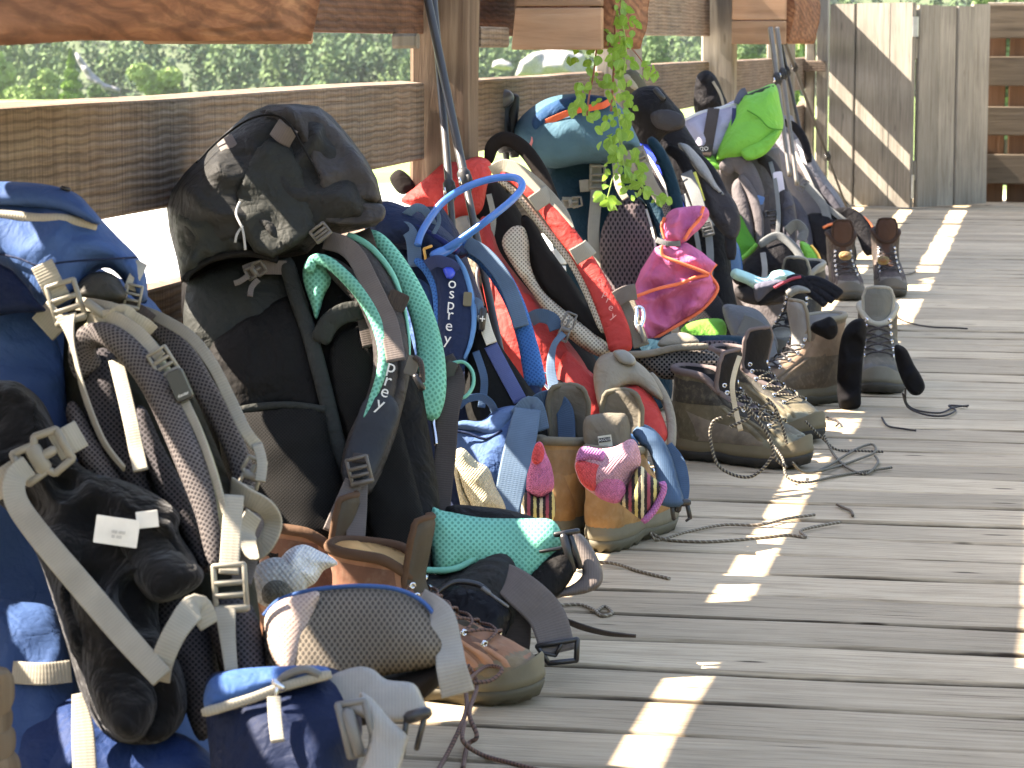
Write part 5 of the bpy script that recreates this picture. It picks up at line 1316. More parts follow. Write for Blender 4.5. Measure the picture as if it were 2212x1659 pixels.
# ================================================================ BOOTS
def lerp_tab(tab, z):
    if z <= tab[0][0]: return tab[0][1]
    for (a, va), (b, vb) in zip(tab, tab[1:]):
        if z <= b:
            t = (z - a) / (b - a)
            t = t * t * (3 - 2 * t) * .5 + t * .5
            return va + (vb - va) * t
    return tab[-1][1]
XF = [(0.0, .300), (.030, .301), (.048, .297), (.062, .286), (.076, .262), (.090, .226), (.105, .188), (.120, .158), (.138, .140), (.160, .130), (.185, .130), (.20, .134)]
XB = [(0.0, .006), (.03, .002), (.06, -.003), (.09, .0), (.13, .010), (.16, .012), (.20, .002)]
WD = [(0.0, .056), (.03, .058), (.05, .0575), (.07, .053), (.09, .048), (.11, .045), (.14, .043), (.17, .045), (.20, .049)]
def foot(a, z, off=0.0):
    """surface of the boot upper: a = 0 toe .. pi heel, z height"""
    xf, xb, w = lerp_tab(XF, z) + off, lerp_tab(XB, z) - off, lerp_tab(WD, z) + off
    cx, rx = (xf + xb) / 2, (xf - xb) / 2
    ca, sa = math.cos(a), math.sin(a)
    e = 0.82
    x = cx + rx * math.copysign(abs(ca) ** e, ca)
    low = max(0.0, min(1.0, (0.12 - z) / 0.09))
    rel = (x - xb) / (xf - xb)
    pr = 1.0 - low * (0.30 * math.exp(-((rel - 0.30) / 0.28) ** 2) + 0.16 * max(0, (0.2 - rel) / 0.2))
    y = w * math.copysign(abs(sa) ** 0.8, sa) * pr
    y += low * 0.008 * math.sin(rel * math.pi) * (1 if True else 0)
    return Vector((x, y, z))
class Boot:
    def __init__(s, label, heel, toe, mats, scale=None, group='hiking boots', top=0.19, tongue=0.24, roll=0.0, name='hiking_boot', lace_tail=True, open_=0.35, seed=0, tlean=0.02, dip=0.035, flip=1, tw=1.0):
        a, b = G(*heel), G(*toe)
        v = (b - a); v.z = 0
        s.L = v.length
        s.sc = scale or s.L / 0.30
        h = math.atan2(v.y, v.x)
        s.root = thing(name, label, 'boot', a, group)
        s.M = Matrix.Translation(a) @ Matrix.Rotation(h, 4, 'Z') @ Matrix.Rotation(roll, 4, 'X') @ Matrix.Scale(s.sc, 4) @ Matrix.Diagonal((1, flip, 1, 1))
        s.m = mats; s.top = top; s.seed = seed; s.dip = dip; s.tw = tw
        s.build(tongue, open_, tlean)
    def w(s, p): return s.M @ Vector(p)
    def grid(s, name, rows, mat, closed=True, caps=False, par=None, sub=0):
        n = len(rows[0]); V = [s.w(p) for r in rows for p in r]; FA = []
        U = []
        for i, r in enumerate(rows):
            for j, p in enumerate(r): U.append((j / n * .3, i * .012))
        for i in range(len(rows) - 1):
            for j in range(n if closed else n - 1):
                FA.append([i * n + j, i * n + (j + 1) % n, (i + 1) * n + (j + 1) % n, (i + 1) * n + j])
        if caps:
            FA.append(list(range(n))[::-1]); FA.append([(len(rows) - 1) * n + j for j in range(n)])
        return fixn(mobj(name, V, FA, mat, par or s.root, U, True))
    def collar_z(s, a):
        # collar dips at the front and rises slightly at the back
        return s.top - s.dip * max(0, math.cos(a)) ** 2 + 0.006 * max(0, -math.cos(a))
    def patch(s, name, a0, a1, z0, z1, mat, off=0.0022, na=12, nz=6, par=None, zf=None):
        outer, inner = [], []
        for i in range(nz + 1):
            t = i / nz
            ro = []
            for j in range(na + 1):
                u = j / na
                a = a0 + (a1 - a0) * u
                zz = z0 + (z1 - z0) * t if zf is None else zf(u, t)
                e = off * (1 if 0 < i < nz and 0 < j < na else 0.15)
                ro.append(foot(a, zz, e))
            outer.append(ro)
        return s.grid(name, outer, mat, False, False, par)
    def tube(s, name, pts, r, mat, par=None, n=5, m=7, closed=False, local=True):
        c = crom([tuple(p) for p in pts], n, closed)
        W = [s.w(p) if local else Vector(p) for p in c]
        prof = [(r * math.cos(2 * math.pi * j / m), r * math.sin(2 * math.pi * j / m)) for j in range(m)]
        v, f, u = sweep(W, prof, None, None, closed)
        return fixn(mobj(name, v, f, mat, par or s.root, u, True))
    def build(s, tongue, open_, tlean):
        M = s.m
        N = 40
        A = [2 * math.pi * j / N for j in range(N)]
        # outsole with lugs, toe spring and heel breast
        def solez(p, z):
            rel = p.x / 0.30
            return z + 0.010 * max(0, (rel - 0.78) / 0.22) ** 2 + (0.004 if 0.32 < rel < 0.44 else 0)
        rows = []
        for z, off, lug in ((0.0, -0.010, 0), (0.0, -0.002, 1), (0.008, 0.001, 0), (0.014, 0.003, 0), (0.020, 0.0035, 0)):
            r = []
            for j, a in enumerate(A):
                p = foot(a, 0.03, off + (-0.004 if (lug and j % 2) else 0))
                zz = z + (0.007 if (lug and j % 2) else 0) if lug else z
                r.append((p.x, p.y, solez(p, zz)))
            rows.append(r)
        s.grid('outsole', rows, M['sole'], True, True)
        rows = []
        for z, off in ((0.0195, 0.0015), (0.023, 0.0045), (0.031, 0.0045), (0.034, 0.003), (0.042, 0.0025), (0.046, 0.000)):
            r = []
            for a in A:
                p = foot(a, 0.032, off)
                hi = 0.012 * max(0, math.cos(a)) ** 6 + 0.008 * max(0, -math.cos(a)) ** 3
                r.append((p.x, p.y, solez(p, z + (hi if z > 0.04 else 0))))
            rows.append(r)
        s.grid('midsole', rows, M['mid'], True)
        # upper with open collar and lining
        rows = []
        nz = 22
        for i in range(nz + 1):
            t = i / nz
            r = []
            for a in A:
                zt = s.collar_z(a)
                z = 0.026 + (zt - 0.026) * t
                zz = z if z < 0.12 else z
                p = foot(a, zz)
                nzv = 0.0012 * noise.noise(Vector((p.x * 38 + s.seed, p.y * 38, p.z * 38)))
                p = foot(a, zz, nzv)
                p.z += 0.010 * max(0, (p.x / .3 - 0.78) / 0.22) ** 2 * max(0, 1 - z / .09)
                r.append(p)
            rows.append(r)
        s.grid('upper', rows, M['upper'])
        rows = []
        for i in range(12):
            t = i / 11
            r = []
            for a in A:
                zt = s.collar_z(a)
                z = zt + 0.001 - t * (zt - 0.045)
                p = foot(a, max(z, 0.06), -0.006 - 0.003 * min(1, t * 3)); p.z = z
                if z < .1: p.x = min(p.x, .19)
                r.append(p)
            rows.append(r)
        s.grid('lining', rows, M['lining'], True, True)
        s.tube('collar', [(lambda p: (p.x, p.y, s.collar_z(a) - .001))(foot(a, s.collar_z(a), -0.003)) for a in A[::2]], 0.0075 * s.sc, M['collar'], closed=True, n=3, m=10)
        # overlays
        s.patch('toe_cap', -1.15, 1.15, 0.040, 0.078, M['toe'], 0.0026, 18, 6, zf=lambda u, t: 0.038 + t * (0.016 + 0.018 * math.sin(math.pi * u)))
        s.patch('heel_counter', math.pi - 0.75, math.pi + 0.75, 0.04, 0.12, M['panel'], 0.0024, 14, 6, zf=lambda u, t: 0.038 + t * (0.03 + 0.06 * math.sin(math.pi * u)))
        for sd in (1, -1):
            s.patch('side_panel', sd * 1.05, sd * 2.0, 0.045, 0.09, M['panel'], 0.0018, 10, 5, zf=lambda u, t: 0.042 + t * (0.018 + 0.04 * u))
            s.patch('eyelet_stay', sd * 0.50, sd * 0.95, 0.07, 0.15, M['stay'], 0.0024, 6, 10, zf=lambda u, t: 0.074 + t * (0.082) - 0.006 * u)
            for q, (a0, a1, zz1) in enumerate(((.60, .76, .088), (.82, .98, .100), (1.04, 1.2, .112))):
                s.patch('lace_loop', sd * a0, sd * a1, 0.05, zz1, M['loop'], 0.0036, 4, 6)
            pass
        s.patch('ankle_cuff', 0.95, 2 * math.pi - 0.95, 0.118, 0.15, M['stay'], 0.002, 24, 6, zf=lambda u, t: 0.115 + t * (s.top - .135 + 0.012 * math.sin(math.pi * u)))
        # tongue standing out of the opening
        rows = []
        nt = 14
        for i in range(nt + 1):
            t = i / nt
            z = 0.085 + (tongue - 0.085) * t
            zc = min(z, 0.165)
            x = lerp_tab(XF, zc) - 0.008 + tlean * max(0, (z - 0.13) / 0.1)
            hw = s.tw * (0.026 + 0.010 * t) * (1 if i < nt - 1 else 0.86)
            if i == nt: hw *= .8
            row_f, row_b = [], []
            th = 0.009 * (0.6 if i in (0, nt) else 1)
            for j in range(9):
                u = -1 + 2 * j / 8
                cu = -0.010 * u * u
                row_f.append((x + cu + th * (1 - u ** 4), u * hw, z - 0.004 * u * u))
                row_b.append((x + cu - th * .6 * (1 - u ** 4), u * hw, z - 0.004 * u * u))
            rows.append(row_f + row_b[::-1])
        s.tongue = s.grid('tongue', rows, M['tongue'], True, True)
        edge = [rows[i][0] for i in range(6, nt + 1)] + [rows[nt][4]] + [rows[i][8] for i in range(nt, 5, -1)]
        s.tube('tongue_rim', edge, 0.0045 * s.sc, M['collar'], n=2, m=8)
        # eyelets and laces
        s.eye = []
        zs = [0.082, 0.095, 0.109, 0.124, 0.140, 0.154]
        for i, z in enumerate(zs):
            pr = []
            for sd in (1, -1):
                p = foot(sd * (0.60 - 0.02 * i), z, 0.003)
                pr.append(p)
                k = s.w(p)
                n_ = (s.w(foot(sd * 0.6, z, 0.02)) - k).normalized()
                r = 0.0042 * s.sc
                V, FA = [], []
                t1 = n_.cross(Vector((0, 0, 1))).normalized(); t2 = n_.cross(t1)
                for q, (rr, hh) in enumerate(((r * 1.3, 0), (r * 1.2, r * .8), (r * .55, r * .8), (r * .5, 0.1 * r))):
                    for j in range(8):
                        a = 2 * math.pi * j / 8
                        V.append(k + t1 * rr * math.cos(a) + t2 * rr * math.sin(a) + n_ * hh)
                for q in range(3):
                    for j in range(8): FA.append([q * 8 + j, q * 8 + (j + 1) % 8, (q + 1) * 8 + (j + 1) % 8, (q + 1) * 8 + j])
                FA.append([24 + j for j in range(8)])
                fixn(mobj('eyelet', V, FA, M['metal'], s.root))
            s.eye.append(pr)
        def up(p, h): return Vector((p.x + h * .9, p.y, p.z + h * .6))
        for i in range(len(zs) - 1):
            if i > 3 and open_ > 0.3: break
            (l0, r0), (l1, r1) = s.eye[i], s.eye[i + 1]
            for a, b in ((l0, r1), (r0, l1)):
                mid = (a + b) / 2
                mid = Vector((max(lerp_tab(XF, mid.z) + 0.008, mid.x + .008), 0, mid.z + .003))
                s.tube('lace', [up(a, .002), up(a.lerp(mid, .5), .007), up(mid, .003), up(b.lerp(mid, .5), .007), up(b, .002)], 0.0022 * s.sc, M['lace'])
def bootmats(pre, upper, panel, toe, sole, mid, collar, lining, tongue, lace, stay=None, rough=.7):
    P_ = lambda n, c, r=rough, **k: leather(pre + '_' + n, c, r, **k)
    return dict(upper=P_('upper', upper), panel=P_('panel', panel), toe=P_('toe', toe), sole=plain(pre + '_sole', sole, .8, bump=.4), mid=plain(pre + '_midsole', mid, .75, bump=.4),
                collar=fabric(pre + '_collar', collar, .8, .2), lining=fabric(pre + '_lining', lining, .9, .2), tongue=fabric(pre + '_tongue', tongue, .8, .3),
                lace=lace, stay=P_('stay', stay or panel), metal=K_STEEL, loop=P_('loop', mul(upper, 1.35)))
def leather(name, c, rough=0.7, var=0.3):
    if name in _mc: return _mc[name]
    m = Mat(name)
    co = m.coord()
    n1 = m.noise(co, 22, 5, .6)
    n2 = m.noise(co, 90, 4, .6)
    dust = C(158, 144, 118)
    base = m.ramp(n1, [(0.3, mul(c, 1 - var)), (0.7, mul(c, 1 + var * .8))])
    df = m.math('MULTIPLY', m.ramp(n2, [(0.5, (0, 0, 0)), (0.72, (1, 1, 1))]), 0.2)
    m.set(Base_Color=m.mix(df, base, dust), Roughness=rough, Normal=m.bump(n2, 0.35, 0.002, m.bump(n1, .5, .006)))
    m.b.inputs['Specular IOR Level'].default_value = 0.3
    _mc[name] = m.m
    return m.m
def lacemat(name, c1, c2, pitch=0.006):
    if name in _mc: return _mc[name]
    m = Mat(name)
    uv = m.n('SeparateXYZ', {0: m.coord('UV')})
    s_ = m.math('SINE', m.math('MULTIPLY_ADD', uv.outputs[0], 2 * math.pi / pitch, m.math('MULTIPLY', uv.outputs[1], 500)))
    m.set(Base_Color=m.mix(m.ramp(s_, [(0.45, (0, 0, 0)), (0.55, (1, 1, 1))]), c1, c2), Roughness=.85)
    _mc[name] = m.m
    return m.m
L_BROWN = lacemat('brown_lace', C(112, 78, 62), C(72, 52, 44))
L_OLIVE = lacemat('olive_lace', C(64, 56, 48), C(150, 138, 112), .007)
L_TANL = lacemat('tan_lace', C(108, 92, 72), C(150, 138, 116), .010)
L_DARK = lacemat('dark_lace', C(62, 54, 52), C(48, 42, 42))
SOLEB = C(54, 50, 44)
B_BROWN = bootmats('brown_leather', C(156, 104, 68), C(136, 88, 58), C(126, 106, 76), C(86, 78, 58), C(112, 100, 72), C(92, 68, 50), C(212, 166, 100), C(84, 74, 60), L_BROWN, C(112, 72, 50))
B_TAN = bootmats('tan_nubuck', C(172, 128, 70), C(160, 116, 62), C(150, 112, 66), C(92, 86, 68), C(112, 104, 82), C(118, 110, 92), C(108, 100, 82), C(116, 108, 94), L_TANL, C(150, 112, 66))
B_OLIVE = bootmats('olive_suede', C(92, 84, 62), C(112, 102, 88), C(112, 110, 90), SOLEB, C(104, 92, 64), C(112, 98, 94), C(34, 32, 32), C(54, 50, 48), L_OLIVE, C(62, 58, 48))
B_MUD = bootmats('brown_suede', C(96, 80, 62), C(84, 70, 56), C(92, 86, 68), C(74, 68, 54), C(94, 86, 66), C(142, 132, 112), C(120, 116, 108), C(150, 148, 142), L_DARK, C(128, 102, 78))
B_GREY = bootmats('grey_olive', C(88, 81, 66), C(76, 70, 60), C(84, 82, 76), C(72, 68, 62), C(104, 98, 82), C(162, 156, 138), C(70, 68, 64), C(112, 110, 100), L_DARK, C(78, 72, 60))
B_DARK = bootmats('dark_brown', C(72, 58, 52), C(62, 52, 48), C(104, 96, 86), C(74, 70, 62), C(86, 80, 70), C(72, 54, 44), C(60, 48, 40), C(82, 58, 46), L_DARK, C(58, 48, 44))
B_BLK = bootmats('black_grey', C(126, 122, 108), C(44, 44, 44), C(90, 88, 80), C(56, 54, 50), C(84, 80, 70), C(148, 144, 130), C(40, 40, 40), C(60, 60, 60), L_DARK, C(40, 40, 42))

b1 = Boot('brown leather boot with rubber toe in front of the charcoal pack', (712, 1484), (1130, 1514), B_BROWN, 0.97, top=.195, tongue=.245, seed=1)
b1b = Boot('second brown leather boot with cork insole, left and behind its pair', (556, 1436), (950, 1464), B_BROWN, 0.98, top=.205, tongue=.25, seed=2)
b2 = Boot('tan nubuck boot with a striped pink sock hanging on it, heel to the camera', (1294, 1196), (1408, 1140), B_TAN, 1.05, top=.160, tongue=.25, seed=3, tlean=-.01)
b2b = Boot('tan nubuck boot left of its pair behind the mint hip belt', (1192, 1180), (1280, 1120), B_TAN, 1.05, top=.165, tongue=.25, seed=4, tlean=-.01)
b3 = Boot('olive suede boot with speckled laces standing right of the red hip belt', (1452, 986), (1736, 1012), B_OLIVE, 1.04, top=.175, tongue=.222, seed=5, open_=.5, dip=.07, tw=1.25)
b3b = Boot('olive suede boot behind its pair, toe nearer the sunlit strip', (1540, 926), (1800, 962), B_OLIVE, 1.02, top=.175, tongue=.232, seed=6, open_=.5, dip=.07, tw=1.25)
b4 = Boot('muddy brown boot facing left with its heel toward the single grey boot', (1816, 866), (1610, 884), B_MUD, 1.02, top=.20, tongue=.245, seed=7, flip=-1)
b5 = Boot('grey olive boot facing the camera alone between two black socks', (1892, 820), (1908, 904), B_GREY, 1.08, top=.18, tongue=.228, seed=8, tlean=-.015)
b6 = Boot('dark brown boot at the right of its pair with a sunlit toe', (1906, 626), (1976, 688), B_DARK, 1.0, top=.21, tongue=.255, seed=9, tlean=.0)
b6b = Boot('dark brown boot at the left of its pair, toe turned to the right', (1808, 634), (1884, 684), B_DARK, 1.0, top=.21, tongue=.258, seed=10, tlean=.0)
b7 = Boot('black and grey boot with gloves on top behind the muddy brown boot', (1752, 762), (1640, 800), B_BLK, 1.06, top=.235, tongue=.26, seed=11)
b8 = Boot('far brown boot lying inside the orange edged hip belt', (1822, 560), (1786, 592), B_DARK, 1.0, top=.18, tongue=.2, seed=12)

# badges on the tongues of the dark brown pair, tag on the tan boot
for bt, (px, py, d, w) in ((b6, (1908, 562, 8.55, 26)), (b6b, (1826, 552, 8.62, 28))):
    kk = Pk(bt.root, d, py, 0, px)
    kk.pil('tongue_badge', [(px - w / 2, py), (px - w * .3, py - 8), (px + w * .3, py - 8), (px + w / 2, py), (px + w * .3, py + 9), (px - w * .3, py + 9)], leather('badge_rim', C(128, 106, 60)), 0.06, 0.004, wr=0)
    kk.pil('badge_centre', [(px - w * .32, py + 1), (px, py - 5), (px + w * .32, py + 1), (px, py + 6)], leather('badge_orange', C(128, 88, 44)), 0.065, 0.003, wr=0)
kk = Pk(b2.root, 4.50, 950, 0, 1306)
kk.pil('tongue_pad', [(1262, 958), (1262, 906), (1290, 894), (1330, 892), (1356, 900), (1362, 960), (1340, 990), (1280, 990)], B_TAN['tongue'], -0.13, 0.02, wr=.002)
kk.plate('size_label', 1308, 958, 30, 36, plain('size_label_cloth', C(206, 200, 180), .8), -0.10, -8, .001, r=.03)
kk.plate('label_band', 1306, 950, 26, 10, plain('tag_black', C(36, 34, 34), .6), -0.098, -8, .001, r=.03)
kk.text('label_print', [('ASOLO', 1306, 950, 8, -8, -.096)], K_WHITE)
kk.text('label_print', [('IIII', 1309, 964, 8, -8, -.0985), ('IIII', 1310, 970, 8, -8, -.0985)], plain('grey_print', C(130, 126, 120), .8))
# pull tapes in the olive boots
kk = Pk(b3.root, 5.2, 850, 0, 1580)
kk.rib('pull_tape', [(1598, 770, -.06), (1588, 800, -.03), (1582, 836, 0), (1588, 880, .02), (1600, 930, .05)], 11, webbing('tape_beige', C(190, 168, 128)), 0.02)
# ---- loose laces on the deck, each belonging to its boot
def lay(b, pts, r, mat, lift=0.004):
    W = []
    for p in pts:
        g = G(p[0], p[1], lift + (p[2] if len(p) > 2 else 0))
        W.append(tuple(g))
    c = [Vector(q) for q in crom(W, 8)]
    r *= 0.82
    prof = [(r * math.cos(2 * math.pi * j / 8), r * math.sin(2 * math.pi * j / 8)) for j in range(8)]
    v, f, u = sweep(c, prof)
    return fixn(mobj('loose_lace', v, f, mat, b.root, u))
lay(b1, [(1000, 1440, .05), (1004, 1480, .04), (1008, 1530, .03), (990, 1580, .02), (960, 1640), (930, 1690)], .0035, L_BROWN)
lay(b1, [(1010, 1436, .06), (1030, 1480, .035), (1014, 1540, .03), (1030, 1590, .01), (1010, 1610), (1000, 1660)], .0035, L_BROWN)
lay(b1, [(1004, 1560, .03), (1000, 1600, .02), (1040, 1630), (1110, 1650), (1180, 1668)], .0035, L_BROWN)
lay(b1, [(1010, 1470, .05), (1050, 1440, .05), (1084, 1446, .05), (1060, 1470, .04), (1020, 1474, .04)], .0032, L_BROWN)
kk = Pk(b1.root, 3.4, 1300, 0, 900)
kk.tub('loose_lace', [(884, 1270), (880, 1310), (900, 1370), (930, 1430), (970, 1460), (1010, 1476)], .003, L_BROWN, 0.0)
lay(b2, [(1400, 1136, .02), (1418, 1166), (1480, 1150), (1560, 1134), (1640, 1134), (1700, 1120), (1760, 1112)], .0032, L_TANL)
lay(b2, [(1406, 1150, .01), (1440, 1166), (1530, 1170), (1640, 1162), (1700, 1156), (1740, 1160), (1730, 1146), (1780, 1134), (1816, 1128)], .0032, L_TANL)
lay(b2b, [(1290, 1214), (1330, 1218), (1380, 1234), (1446, 1250)], .0034, L_TANL)
lay(b2b, [(1200, 1308), (1250, 1306), (1280, 1316), (1300, 1330), (1322, 1324), (1306, 1310), (1286, 1322)], .0032, L_TANL)
lay(b3, [(1712, 1000, .06), (1740, 1020, .02), (1800, 1010), (1860, 990), (1890, 976), (1884, 960), (1850, 970), (1800, 1000), (1770, 1016)], .0032, L_OLIVE)
lay(b3, [(1660, 950, .07), (1690, 990, .04), (1700, 1030, .01), (1740, 1042), (1800, 1030), (1870, 1018), (1926, 1010)], .0032, L_OLIVE)
lay(b3b, [(1740, 910, .06), (1780, 950, .02), (1810, 972), (1860, 974), (1908, 976)], .0032, L_OLIVE)
lay(b3b, [(1780, 940, .03), (1800, 980), (1830, 1010), (1870, 1024), (1896, 1000), (1890, 984)], .0032, L_OLIVE)
lay(b4, [(1720, 888, .0), (1760, 894), (1796, 904), (1812, 912), (1806, 920)], .0028, L_DARK)
lay(b5, [(1956, 840, .08), (1958, 870, .02), (1980, 886), (2030, 892), (2060, 880), (2092, 876)], .0028, L_DARK)
lay(b5, [(1950, 850, .06), (1962, 880, .01), (2000, 896), (2040, 898), (2064, 886), (2050, 876), (2090, 878)], .0028, L_DARK)
lay(b5, [(1905, 902), (1918, 920), (1950, 926), (1978, 930)], .0028, L_DARK)
lay(b6, [(1910, 660, .05), (1930, 680, .02), (1960, 696), (2010, 706), (2060, 708), (2090, 710)], .003, L_DARK)
# speckled laces over the olive boots
kk = Pk(b3.root, 5.12, 900, 0, 1600)
kk.tub('loose_lace', [(1560, 902), (1540, 912), (1534, 944), (1548, 1000), (1580, 1024), (1620, 1030), (1650, 1010), (1672, 980)], .003, L_OLIVE, 0.0)
kk.tub('loose_lace', [(1608, 874), (1640, 910), (1664, 950), (1676, 990), (1700, 1010)], .003, L_OLIVE, 0.03)
kk.tub('loose_lace', [(1572, 900), (1590, 884), (1612, 880), (1618, 900), (1600, 912), (1576, 922)], .003, L_OLIVE, 0.03)
kk = Pk(b3b.root, 5.45, 900, 0, 1650)
kk.tub('loose_lace', [(1656, 860), (1674, 880), (1690, 920), (1700, 960)], .003, L_OLIVE, 0.02)
kk.tub('loose_lace', [(1640, 890), (1660, 872), (1676, 884), (1668, 906), (1648, 904), (1640, 890)], .003, L_OLIVE, 0.03)

# ================================================================ SOCKS, GLOVES, CLOTHS
def knit(name, c, c2=None, pitch=.005):
    if name in _mc: return _mc[name]
    m = Mat(name)
    uv = m.n('SeparateXYZ', {0: m.coord('UV')})
    s1 = m.math('SINE', m.math('MULTIPLY', uv.outputs[0], 2 * math.pi / pitch))
    s2 = m.math('SINE', m.math('MULTIPLY', uv.outputs[1], 2 * math.pi / pitch * .8))
    n1 = m.noise(m.coord(), 160, 4, .7)
    n0 = m.noise(m.coord(), 16, 3)
    col_ = m.ramp(n1, [(0.3, mul(c, .72)), (0.7, mul(c, 1.2))])
    h = m.math('ADD', m.math('MULTIPLY', s1, s2), m.math('MULTIPLY', n1, 2.0))
    m.set(Base_Color=m.mix(1.0, col_, m.ramp(n0, [(.3, (.85,) * 3), (.7, (1.1,) * 3)]), 'MULTIPLY'), Roughness=.95, Normal=m.bump(h, .6, .0015))
    m.b.inputs['Specular IOR Level'].default_value = 0.08
    _mc[name] = m.m
    return m.m
def stripes(name, cols, pitch):
    if name in _mc: return _mc[name]
    m = Mat(name)
    uv = m.n('SeparateXYZ', {0: m.coord('UV')})
    n1 = m.noise(m.coord(), 160, 3, .7)
    fr = m.math('FRACT', m.math('MULTIPLY_ADD', uv.outputs[0], 1 / pitch, m.math('MULTIPLY', n1, .12)))
    st = []
    k = len(cols)
    for i, c in enumerate(cols):
        st.append((i / k, c))
    nd = m.ramp(fr, st)
    for n_ in m.t.nodes:
        if n_.type == 'VALTORGB' and len(n_.color_ramp.elements) == k: n_.color_ramp.interpolation = 'CONSTANT'
    m.set(Base_Color=nd, Roughness=.95, Normal=m.bump(fr, .5, .002))
    _mc[name] = m.m
    return m.m
KN_W = knit('white_knit', C(206, 206, 204)); KN_G = knit('grey_rib_knit', C(168, 166, 158), pitch=.007)
KN_C = knit('cream_knit', C(196, 184, 148)); KN_P = knit('pink_knit', C(206, 108, 146)); KN_R = knit('red_knit', C(222, 74, 76))
KN_L = knit('lilac_knit', C(192, 112, 168)); KN_K = knit('black_knit', C(34, 32, 34)); KN_D = knit('dusty_pink_knit', C(198, 144, 154))
KN_S = stripes('striped_cuff', [C(48, 36, 34), C(206, 186, 140), C(52, 38, 36), C(150, 60, 76), C(48, 36, 34), C(198, 178, 96)], .030)
# grey-white sock in the brown boot
t = thing('sock', 'white and grey knitted sock stuffed in the left brown leather boot', 'sock', P(640, 1290, 3.5), 'socks')
ks = Pk(t, 3.42, 1230, 0, 640)
ks.pil('foot', [(604, 1220), (620, 1190), (655, 1176), (690, 1190), (720, 1206), (728, 1220), (700, 1232), (680, 1260), (650, 1272), (620, 1262)], KN_W, 0.0, 0.05, wr=.012, wf=16)
ks.pil('cuff', [(540, 1250), (556, 1220), (590, 1204), (630, 1210), (660, 1234), (664, 1270), (650, 1296), (610, 1310), (572, 1310), (545, 1286)], KN_G, 0.03, 0.045, wr=.004)
ks.pil('cuff_opening', [(562, 1270), (580, 1244), (610, 1244), (628, 1262), (630, 1296), (600, 1306), (570, 1300)], knit('sock_inside', C(92, 90, 82)), 0.055, 0.024, wr=.006)
# cream sock
t = thing('sock', 'cream knitted sock hanging between the charcoal and blue packs', 'sock', P(1030, 1130, 4.55), 'socks')
ks = Pk(t, 4.50, 1050, 0, 1030)
ks.pil('foot', [(980, 980), (1000, 968), (1030, 996), (1056, 1012), (1070, 1050), (1088, 1084), (1090, 1104), (1060, 1114), (1030, 1110), (1006, 1070), (990, 1020)], KN_C, 0.0, 0.035, wr=.006)
ks.pil('cuff', [(978, 996), (992, 1000), (1004, 1050), (1024, 1090), (1030, 1120), (1006, 1124), (990, 1070)], KN_C, -0.03, 0.03, wr=.006, seed=3)
# striped pink socks
t = thing('sock', 'pink and red sock with dark striped cuff over the right tan boot', 'sock', P(1340, 1130, 4.42), 'socks')
ks = Pk(t, 4.36, 1040, 0, 1330)
ks.pil('foot', [(1242, 1000), (1254, 966), (1290, 970), (1330, 964), (1362, 948), (1378, 962), (1384, 1000), (1364, 1030), (1346, 1070), (1328, 1088), (1290, 1072), (1260, 1050), (1246, 1026)], KN_D, 0.0, 0.035, wr=.004)
ks.pil('heel', [(1244, 1000), (1264, 994), (1300, 1000), (1296, 1030), (1284, 1060), (1262, 1050), (1248, 1026)], KN_R, 0.024, 0.014, wr=.002)
ks.pil('toe', [(1246, 996), (1256, 966), (1286, 968), (1306, 976), (1304, 1000), (1280, 996)], KN_L, 0.022, 0.014, wr=.002)
ks.pil('sole', [(1300, 1002), (1320, 1012), (1352, 1052), (1340, 1084), (1312, 1084), (1284, 1062)], KN_P, 0.024, 0.014, wr=.002)
ks.pil('cuff', [(1346, 1066), (1380, 1008), (1404, 1026), (1428, 1044), (1432, 1060), (1400, 1110), (1388, 1124), (1350, 1096), (1338, 1086)], KN_S, 0.012, 0.03, wr=.002)
ks.foam('cuff_edge', [(1430, 1040), (1432, 1062), (1412, 1102), (1388, 1128)], 16, 0.024, KN_L, 0.02)
t = thing('sock', 'pink sock with dark striped cuff hanging on the left tan boot', 'sock', P(1166, 1130, 4.5), 'socks')
ks = Pk(t, 4.42, 1040, 0, 1166)
ks.pil('foot', [(1146, 1000), (1156, 960), (1170, 956), (1180, 980), (1192, 1010), (1196, 1054), (1170, 1076), (1140, 1064), (1138, 1030)], KN_P, 0, 0.03, wr=.006)
ks.pil('heel', [(1148, 990), (1156, 962), (1168, 956), (1176, 976), (1170, 1000), (1156, 1004)], KN_R, 0.02, 0.014)
ks.pil('cuff', [(1134, 1064), (1166, 1074), (1194, 1062), (1194, 1124), (1130, 1124)], KN_S, 0.0, 0.028, wr=.002)
# black socks by the single boot
t = thing('sock', 'long black sock hanging down the left side of the single grey boot', 'sock', G(1830, 880), 'socks')
ks = Pk(t, 6.40, 800, 0, 1830)
ks.pil('leg', [(1812, 760), (1822, 716), (1842, 692), (1866, 690), (1872, 720), (1864, 780), (1860, 850), (1856, 880), (1818, 886), (1808, 840)], KN_K, 0, 0.03, wr=.014, wf=14, g=5)
t = thing('sock', 'black sock lying against the right side of the single grey boot', 'sock', G(1975, 850), 'socks')
ks = Pk(t, 6.42, 800, 0, 1975)
ks.pil('leg', [(1932, 748), (1956, 752), (1974, 786), (1992, 816), (1998, 838), (1984, 854), (1962, 846), (1940, 800)], KN_K, 0, 0.03, wr=.014, wf=14, g=5)
t = thing('sock', 'balled black sock stuffed in the top of the muddy brown boot', 'sock', P(1780, 720, 6.4), 'socks')
ks = Pk(t, 6.32, 700, 0, 1780)
ks.pil('ball', [(1752, 714), (1756, 698), (1776, 690), (1794, 684), (1808, 700), (1808, 722), (1794, 734), (1776, 728)], KN_K, 0, 0.03, wr=.008, wf=18)
